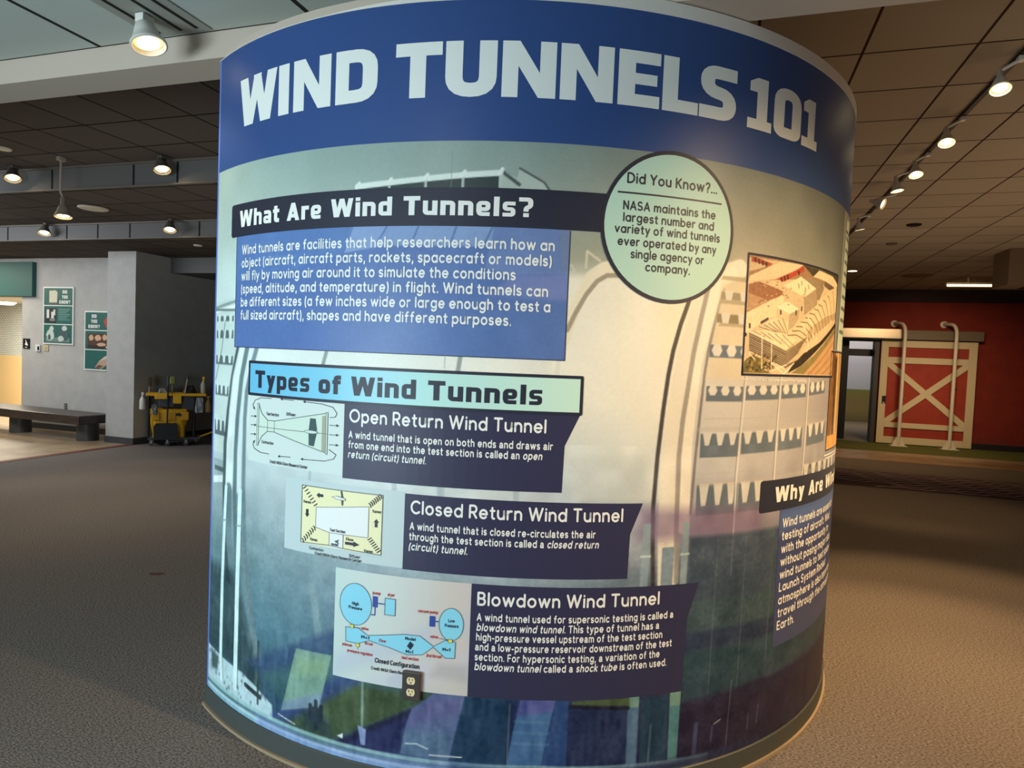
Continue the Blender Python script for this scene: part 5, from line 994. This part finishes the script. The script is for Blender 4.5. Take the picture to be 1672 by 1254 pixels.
# ------------------------------------------------------------------ spotlights
def lamp_frame(d):
    d = Vector(d).normalized(); a = Vector((0, 0, 1)) if abs(d.z) < .95 else Vector((1, 0, 0)); x = d.cross(a).normalized(); y = d.cross(x)
    return Matrix((x, y, d)).transposed().to_4x4()
def track_spot(label, u, v, z, d, zc, scale=1.0, body=None, watts=20, cone=70, colr=WARM, es=28, dv=0.0, group=None, rod=False, mount=None):
    """d: the way the lamp points, in building axes"""
    t_ = thing('track_spotlight', label, 'spotlight', u, v, z, 0, group); Mx = lamp_frame(d); k = scale
    body = body or mat('lamp_white', (.86,.85,.82), .45)
    hs = MB(); hs.lathe([(.001, -.172*k), (.016*k, -.17*k), (.021*k, -.165*k), (.022*k, -.10*k), (.036*k, -.088*k), (.050*k, -.045*k), (.066*k, -.006*k), (.072*k, .0), (.072*k, .008*k), (.066*k, .010*k), (.060*k, -.004*k), (.046*k, -.04*k)], 28, Mx, cap=False); hs.build('housing', body, t_, 50)
    b_ = MB(); b_.lathe([(.012*k, -.05*k), (.057*k, -.010*k), (.046*k, -.004*k)], 24, Mx, cap=False); b_.mi = 1; b_.lathe([(.046*k, -.004*k), (.02*k, .003*k), (.001, .004*k)], 24, Mx, cap=False); b_.build('bulb', [mat('bulb_rim', (1,.95,.85), .4, emit=(1,.80,.45), es=1.5), mat('bulb_%g' % es, (1,.95,.85), .4, emit=(1,.90,.68), es=es)], t_, 60)
    back = Mx @ Vector((0, 0, -.165*k)); mx_, my_ = mount or (back.x * .6, back.y + dv)
    st = MB(); st.tube([back, (mx_, my_, back.z + .05*k), (mx_, my_, zc - z - .02)], .012*k if not rod else .011, 10); st.build('stem', body, t_, 50)
    ad_ = MB(); ad_.box(mx_ - .022*k, mx_ + .022*k, my_ - .03*k, my_ + .03*k, zc - z - .035*k, zc - z, .003); ad_.build('adapter', body, t_)
    if watts:
        l = bpy.data.lights.new('lamp_light', 'SPOT'); l.energy = watts; l.color = colr; l.spot_size = math.radians(cone); l.spot_blend = .7; l.shadow_soft_size = .04
        lo = bpy.data.objects.new('lamp_light', l); COL.objects.link(lo); lo.parent = t_; dd = Vector(d).normalized(); lo.location = dd * .03 * k; lo.rotation_euler = dd.to_track_quat('-Z', 'Y').to_euler()
    return t_
g1 = 'white spotlights along the right ceiling track'
for (u, v, d, lab, es) in ((1.42, 4.46, (-.05,-.45,-1), 'nearest lit spotlight on the right ceiling track, highest in the photo', 26), (1.42, 5.41, (-.05,-.45,-1), 'second nearest lit spotlight on the right ceiling track', 26), (1.43, 6.23, (.05,-.4,-1), 'third nearest spotlight on the right track, with the warmest glow', 26),
    (1.41, 6.75, (.15,-.05,-1), 'fourth nearest lit spotlight on the right ceiling track', 26), (1.40, 7.27, (.75,-.45,-.35), 'white spotlight turned sideways, fifth along the right ceiling track', 3), (1.42, 8.53, (.2,.12,-1), 'farthest lit spotlight on the right ceiling track, beside the drum', 26)):
    track_spot(lab, u, v, 3.24, d, 3.411, .78, None, {4.46: 120, 5.41: 330, 6.23: 270, 6.75: 60, 8.53: 110}.get(v, 10), 60, WARM, es, 0, g1, mount=(1.51 - u, .0))
track_spot('large white spotlight with glowing bulb under the low ceiling at upper left', -2.36, 2.19, 2.845, (.34,-.05,-1), 2.969, 1.0, None, 18, 75, WARM2, 5)
g2 = 'spotlights in the dark ceiling left of the drum'
for (u, v, z, d, zc, lab, dv, w) in ((-7.38, 5.14, 3.30, (.45,-.25,-1), 3.436, 'tilted lit spotlight at the far left on the nearer dark ceiling step', 0, 60), (-5.34, 5.14, 3.295, (.4,-.2,-1), 3.436, 'lit spotlight on the nearer dark ceiling step beside the drum', 0, 70),
    (-9.06, 6.74, 3.05, (.3,-.3,-1), 3.195, 'lit spotlight at left on the farther dark ceiling step', 0, 60), (-6.86, 6.74, 3.05, (.3,-.3,-1), 3.195, 'lit spotlight on the farther dark ceiling step beside the drum', 0, 70)):
    track_spot(lab, u, v, z, d, zc, 1.15, mat('lamp_grey', (.42,.40,.37), .5), w, 80, (1, .82, .58), 26, dv, g2)
track_spot('lit spotlight hanging on a long thin rod from the dark ceiling', -6.46, 5.0, 2.84, (.15,-.1,-1), 3.436, 1.15, mat('lamp_bone', (.62,.58,.52), .5), 50, 75, WARM2, 26, 0, g2, True, mount=(-.04, .0))
gr = thing('linear_diffuser', 'pale slotted air diffuser in the low ceiling behind the big spotlight', 'diffuser', -2.36, 2.08, 2.978)
mb = MB(); mb.box(-.16, .16, -.9, .29, -.006, 0, .002); mb.build('frame', mat('diffuser_bone', (.60,.60,.56), .6), gr)
for x in (-.10, .02, .105): mb = MB(); mb.box(x - .008, x + .008, -.88, .26, -.0085, -.005); mb.build('slot', mat('slot_black', (.07,.065,.06), .8), gr)

# ------------------------------------------------------------------ left side: bench, posters, signs
WOOD = noisy('dark_wood', (.17,.14,.13), (.24,.20,.18), (3, 40, 40), .35, 4, spec=.5)
bn = thing('bench', 'long low dark wood bench on two drum legs below the posters', 'bench', -10.9, 7.88, 0, -.07)
mb = MB(); mb.box(-1.8, 1.62, -.28, .28, .285, .42, .012); mb.build('seat', WOOD, bn)
for x in (-.28, 1.36): mb = MB(); mb.lathe([(.155, 0), (.155, .285)], 32, Matrix.Translation((x, .05, .0))); mb.build('leg', mat('leg_grey', (.27,.26,.25), .4), bn, 40)
tb = thing('sign_board', 'dark teal box sign over the washroom opening', 'sign', -12.9, 8.39, 2.305); mb = MB(); mb.box(-1.9, 1.40, -.04, .035, 0, .60, .004); mb.build('panel', mat('teal_paint', (.17,.35,.34), .6), tb)
def flat(mb, pieces, x0, z0, kx, kz, y):
    for q in pieces: mb.bm.faces.new([mb.bm.verts.new((x0 + p[0]*kx, y, z0 + p[1]*kz)) for p in q])
TEALP = mat('poster_teal', (.16,.38,.36), .5); PWHITE = mat('poster_white', (.90,.91,.89), .5)
def poster(label, u, z, w, h, tx, blobs):
    p = thing('poster', label, 'poster', u, 8.425, z, 0, 'DID YOU KNOW posters'); mb = MB(); mb.box(-w/2, w/2, -.022, 0, 0, h, .002); mb.build('board', PWHITE, p)
    mb = MB(); m_ = .022; c1, c2 = h*.35, h*.675
    for z0, z1 in ((m_, c1 - .008), (c1 + .008, c2 - .008), (c2 + .008, h - m_)): mb.box(-w/2 + m_, w/2 - m_, -.026, -.020, z0, z1)
    mb.build('print', TEALP, p)
    mb = MB()
    for k, t_ in enumerate(('DID', 'YOU', 'KNOW?')):
        ps, wd_ = block_pieces(t_); flat(mb, ps, tx - wd_*.058/2, h - .115 - .087*k, .058, .058, -.028)
    mb.build('lettering', PWHITE, p)
    for name, cols, polys in blobs:
        mb = MB()
        for ci, (mi, pts) in enumerate(polys): mb.mi = mi; mb.prism(pts, 'y', -.0275 - .0006*ci, -.022)
        mb.build(name, [mat('pp_%02x%02x%02x' % tuple(int(255*x) for x in c), c, .6) for c in cols], p)
blob = lambda cx, cz, rx, rz, n=14: [(cx + rx*math.cos(2*PI*k/n)*(1+.12*math.sin(3*k)), cz + rz*math.sin(2*PI*k/n)*(1+.10*math.cos(2*k))) for k in range(n)]
poster('complete poster, left of the two, with grey photos, DID YOU KNOW? in white', -10.95, 1.49, .70, .99, .16,
    [('picture', [(.80,.79,.70), (.30,.38,.36)], [(1, rc(-.22,.68,.0,.74)), (0, [(-.20,.72),(-.02,.72),(-.01,.90),(-.06,.93),(-.20,.92)])]),
     ('picture', [(.14,.15,.16), (.80,.82,.80), (.45,.50,.50)], [(0, rc(-.29,.37,-.03,.62)), (1, rc(-.26,.45,-.20,.60)), (1, rc(-.15,.42,-.09,.56)), (2, rc(-.18,.40,-.06,.45)), (1, rc(-.10,.50,-.055,.60))]),
     ('caption', [(.45,.62,.60)], [(0, rc(.02,.60 - .03*k,.29 - .04*(k % 3),.612 - .03*k)) for k in range(7)]),
     ('picture', [(.72,.78,.75), (.25,.35,.35), (.40,.50,.48)], [(2, rc(-.28,.04,.28,.12)), (0, blob(-.17,.16,.09,.10)), (0, blob(-.14,.27,.05,.045)), (1, blob(.13,.17,.13,.12)), (0, blob(.16,.28,.06,.045)), (0, blob(.08,.10,.07,.05)), (1, blob(-.19,.12,.03,.05))])])
poster('poster partly hidden by the pier, with a red and a brown photo', -10.0, 1.08, .68, 1.0, -.12,
    [('picture', [(.70,.30,.25), (.85,.78,.72)], [(0, blob(.22,.82,.12,.10)), (1, blob(.26,.74,.05,.03))]),
     ('picture', [(.32,.22,.18), (.80,.64,.52), (.20,.16,.15), (.88,.85,.80)], [(0, rc(-.26,.37,.28,.62)), (1, blob(-.18,.55,.05,.05)), (1, blob(-.03,.55,.07,.05)), (1, blob(.12,.56,.05,.05)), (2, rc(-.26,.37,.1,.43)), (1, blob(.05,.44,.1,.03)), (3, blob(.2,.40,.05,.02))]),
     ('picture', [(.70,.60,.50), (.80,.74,.68), (.40,.32,.28)], [(0, [(-.1,.04),(.05,.03),(.3,.18),(.3,.26),(.18,.20),(.0,.16)]), (1, [(0,.16),(.2,.21),(.3,.27),(.3,.31),(.12,.24)]), (2, [(-.1,.04),(.0,.03),(.1,.08),(0,.1)])])])
sg = thing('restroom_sign', 'small black restroom sign with white figure beside the opening', 'sign', -11.72, 8.428, 1.39); mb = MB(); mb.box(-.08, .08, -.01, 0, 0, .18, .002); mb.build('plate', mat('sign_black', (.07,.07,.09), .5), sg)
mb = MB(); mb.prism([(-.012+.012*math.cos(2*PI*k/12), .145+.012*math.sin(2*PI*k/12)) for k in range(12)], 'y', -.012, -.009); mb.prism([(-.03,.07),(-.005,.13),(.012,.13),(.03,.09),(.05,.06),(.03,.055),(.0,.06)], 'y', -.012, -.009); mb.prism(rc(-.025,.02,.025,.032), 'y', -.012, -.009); mb.build('figure', PWHITE, sg)
tm = thing('thermostat', 'white thermostat with dark screen left of the beige switch', 'thermostat', -11.43, 8.428, 1.355); mb = MB(); mb.box(-.055, .055, -.025, 0, 0, .115, .004); mb.build('case', mat('thermo_white', (.85,.85,.84), .5), tm); mb = MB(); mb.box(.0, .045, -.027, -.024, .02, .085); mb.build('screen', mat('thermo_dark', (.12,.13,.14), .3), tm)
sw = thing('light_switch', 'beige switch plate right of the white thermostat', 'switch', -11.25, 8.428, 1.365); mb = MB(); mb.box(-.06, .06, -.012, 0, 0, .11, .003); mb.build('plate', mat('switch_beige', (.74,.69,.56), .5), sw); mb = MB(); mb.box(-.012, .012, -.02, -.012, .035, .075, .002); mb.build('rocker', mat('switch_beige', (.74,.69,.56), .5), sw)
wo = thing('wall_socket', 'small grey wall socket above the bench', 'socket', -10.775, 8.428, .37); mb = MB(); mb.box(-.03, .03, -.01, 0, 0, .11, .002); mb.build('plate', mat('plate_grey', (.35,.35,.34), .5), wo)
for z in (.03, .075): mb = MB(); mb.box(-.014, .014, -.013, -.01, z - .012, z + .012, .002); mb.build('receptacle', mat('socket_grey', (.55,.55,.53), .5), wo)
wl = thing('ceiling_light', 'round white ceiling light in the washroom', 'light', -15.2, 10.45, 2.36); mb = MB(); mb.lathe([(.20, 0), (.20, -.03), (.14, -.07)], 28); mb.build('diffuser', mat('wash_glow', (1,1,.95), .5, emit=(1,.96,.86), es=4), wl, 40)
mb = MB(); mb.lathe([(.22, 0), (.22, -.015)], 28); mb.build('trim_ring', PWHITE, wl, 40)
st_ = MB(); st_.prism([(.055*math.cos(2*PI*k/16)*(1+.2*math.sin(2*k)), .03*math.sin(2*PI*k/16)) for k in range(16)], 'z', 0.0, .0016); so_ = st_.build('carpet_stain', mat('stain_brown', (.36,.25,.19), .95)); so_.location = P3(-3.65, 3.53, 0); so_.rotation_euler = (0, 0, ANG + .3); tag(so_, 'small brown stain on the dark carpet left of the drum', 'stain')

# ------------------------------------------------------------------ cleaning cart
YEL = mat('cart_yellow', (.88,.66,.10), .5); BLK = mat('cart_black', (.09,.09,.10), .5); GRYP = mat('cart_grey', (.26,.27,.29), .5)
CU, CV, CR = -8.22, 8.16, .79
ct = thing('cleaning_cart', 'yellow and black cleaning cart parked beside the grey pier', 'cart', CU, CV, 0, CR)
mb = MB(); mb.box(-.30, .42, -.16, .18, .09, .13, .01); mb.build('base_deck', GRYP, ct)
def cloud(n, rx0, ry0, z0, rx1, ry1, z1, cx=0, cy=0, k=10):
    m_ = MB(); pr = []
    for i in range(k + 1):
        t_ = i / k; pr.append((rx0 + (rx1-rx0)*t_, ry0 + (ry1-ry0)*t_, z0 + (z1-z0)*t_))
    rings = []
    for rx, ry, z in pr:
        rings.append([m_.bm.verts.new((cx + rx*math.copysign(abs(math.cos(a))**.5, math.cos(a)) + .006*math.sin(5*a + z*23), cy + ry*math.copysign(abs(math.sin(a))**.5, math.sin(a)) + .008*math.sin(7*a + z*17), z + .006*math.sin(4*a + z*9))) for a in [2*PI*q/n for q in range(n)]])
    for a, b in zip(rings, rings[1:]):
        for q in range(n): m_.bm.faces.new((a[q], a[(q+1) % n], b[(q+1) % n], b[q]))
    m_.bm.faces.new(rings[0][::-1]); m_.bm.faces.new(rings[-1]); return m_
cloud(40, .22, .13, .10, .275, .16, .57, -.02, -.02).build('bag', YEL, ct, 60)
for x in (-.20, .02, .20): mb = MB(); mb.box(x - .055, x + .055, -.19, -.165, .40, .53, .012); mb.build('bag_pocket', mat('cart_yellow_dark', (.78,.56,.08), .55), ct)
mb = MB(); mb.prism([(.11+.045*math.cos(2*PI*k/16), .49+.024*math.sin(2*PI*k/16)) for k in range(16)], 'y', -.194, -.188); mb.build('emblem', BLK, ct)
for x, y in ((-.30,-.14),(-.30,.16),(.33,-.14),(.33,.16)): mb = MB(); mb.tube([(x, y, .10), (x, y, .80)], .016, 8); mb.build('frame_post', BLK, ct, 40)
mb = MB(); mb.box(-.34, .02, -.19, .17, .775, .815, .012); mb.box(.02, .50, -.19, .17, .775, .815, .012); mb.box(.50, .58, -.06, .05, .745, .775, .01); mb.build('top_tray', YEL, ct)
mb = MB(); mb.box(-.22, -.05, -.215, -.19, .73, .80, .01); mb.box(.03, .15, -.215, -.19, .66, .79, .014); mb.build('tray_pocket', YEL, ct)
mb = MB(); mb.box(-.17, .05, -.15, .12, .60, .77, .015); mb.box(.15, .40, -.13, .13, .55, .77, .015); mb.build('inner_bin', GRYP, ct)
mb = MB(); mb.tube([(.40, -.08, .12), (.62, -.05, .20)], .014, 8); mb.build('push_bar', YEL, ct, 40)
for x, y in ((-.26,-.12),(-.26,.14),(-.04,-.14),(.22,-.14),(.36,.14)):
    mb = MB(); mb.lathe([(.036, -.012), (.036, .012)], 20, Matrix.Translation((x, y, .036)) @ Matrix.Rotation(PI/2, 4, 'X')); w_ = mb.build('caster', GRYP, ct, 40)
    mb = MB(); mb.box(x-.014, x+.014, y-.018, y+.018, .04, .092); mb.build('fork', mat('caster_steel', (.6,.6,.58), .4, .8), w_)
CXm = Matrix.Rotation(CR, 3, 'Z')
def on_cart(name, label, cat, x, y, z, group=None, rot=0.0):
    o_ = CXm @ Vector((x, y, 0)); return thing(name, label, cat, CU + o_.x, CV + o_.y, z, CR + rot, group)
dp = on_cart('dustpan', 'black lobby dustpan with tall handle hung on front of the cart', 'dustpan', -.06, -.205, .11)
mb = MB(); mb.prism([(-.165,0),(.16,.01),(.165,.22),(.13,.25),(-.14,.25),(-.17,.20)], 'y', -.05, .0); mb.build('pan', BLK, dp); mb = MB(); mb.tube([(.015,-.02,.24),(.02,-.01,.95)], .011, 8); mb.build('handle', BLK, dp, 40); mb = MB(); mb.tube([(.02,-.01,.83),(.02,-.01,.98)], .017, 8); mb.build('grip', GRYP, dp, 40)
mp_ = on_cart('mop_handle', 'pale wooden mop handle leaning in the cart right of the dustpan', 'mop', .20, -.05, .60)
mb = MB(); mb.tube([(-.03,0,0),(.03,.0,.47)], .012, 8); mb.build('shaft', mat('pale_wood', (.62,.54,.42), .6), mp_, 40); mb = MB(); mb.lathe([(.016,.0),(.016,.05)], 12, Matrix.Translation((.028,0,.44))); mb.build('cap', GRYP, mp_, 40)
br = on_cart('scrub_brush', 'small green scrub brush standing in the cart', 'brush', .015, .02, .80)
mb = MB(); mb.tube([(0,0,0),(.01,0,.16)], .010, 8); mb.build('handle', mat('brush_green', (.42,.45,.20), .6), br, 40); mb = MB(); mb.box(-.035,.045,-.02,.02,.15,.27,.012); mb.build('bristles', mat('bristle_green', (.50,.52,.26), .8), br)
bb = on_cart('duster', 'brown bristle duster standing at the left of the cart', 'brush', -.30, .05, .80); mb = MB(); mb.tube([(0,0,0),(.0,0,.12)], .010, 8); mb.build('handle', mat('pale_wood', (.62,.54,.42), .6), bb, 40); mb = MB(); mb.box(-.03,.03,-.02,.02,.11,.26,.01); mb.build('bristles', mat('bristle_brown', (.30,.24,.16), .8), bb)
WB = mat('bottle_white', (.82,.82,.80), .4)
def spray(label, x, y, z, m, trig):
    s_ = on_cart('spray_bottle', label, 'bottle', x, y, z, 'spray bottles on the cleaning cart'); mb = MB(); mb.lathe([(.040,0),(.043,.02),(.043,.13),(.030,.17),(.014,.20),(.014,.225)], 20); mb.build('body', m, s_, 50)
    mb = MB(); mb.box(-.018,.018,-.045,.03,.225,.262,.006); mb.box(-.008,.008,-.045,-.03,.18,.235,.003); mb.build('trigger', trig, s_); return s_
spray('white spray bottle hanging at the left end of the cart', -.385, -.03, .56, WB, WB); spray('grey spray bottle with yellow trigger at the right end of the cart top', .46, .0, .815, mat('bottle_grey', (.62,.60,.55), .4), YEL); spray('tan spray bottle hanging at the right end of the cart', .53, -.10, .52, mat('bottle_tan', (.66,.52,.30), .5), mat('bottle_tan', (.66,.52,.30), .5))
cl_ = on_cart('cleaning_cloth', 'crumpled grey cloth on the cart top left of the dustpan handle', 'cloth', -.11, -.05, .812); m_ = cloud(18, .075, .05, 0, .04, .03, .07, k=5); m_.build('cloth', mat('cloth_grey', (.50,.49,.46), .9), cl_, 60)
cl_ = on_cart('trash_bag', 'black plastic bag heaped on the cart top at right', 'bag', .26, .02, .812); m_ = cloud(20, .10, .09, 0, .05, .05, .12, k=5); m_.build('bag', BLK, cl_, 60)
cl_ = on_cart('cloth_bag', 'pale grey bag hanging below the cart top at right', 'bag', .40, -.20, .52); m_ = cloud(18, .06, .03, 0, .045, .025, .23, k=6); m_.build('bag', mat('cloth_pale', (.55,.56,.58), .8), cl_, 60)
gv = on_cart('glove', 'grey work glove tucked in the left bag pocket', 'glove', -.22, -.19, .50); m_ = cloud(14, .035, .02, 0, .03, .016, .09, k=4)
for k, (dx, h_) in enumerate(((-.024,.05),(-.008,.065),(.008,.06),(.023,.045))): m_.tube([(dx, 0, .08), (dx*1.3, -.01, .09 + h_)], .0075, 7)
m_.build('glove', mat('glove_grey', (.48,.50,.54), .8), gv, 60)
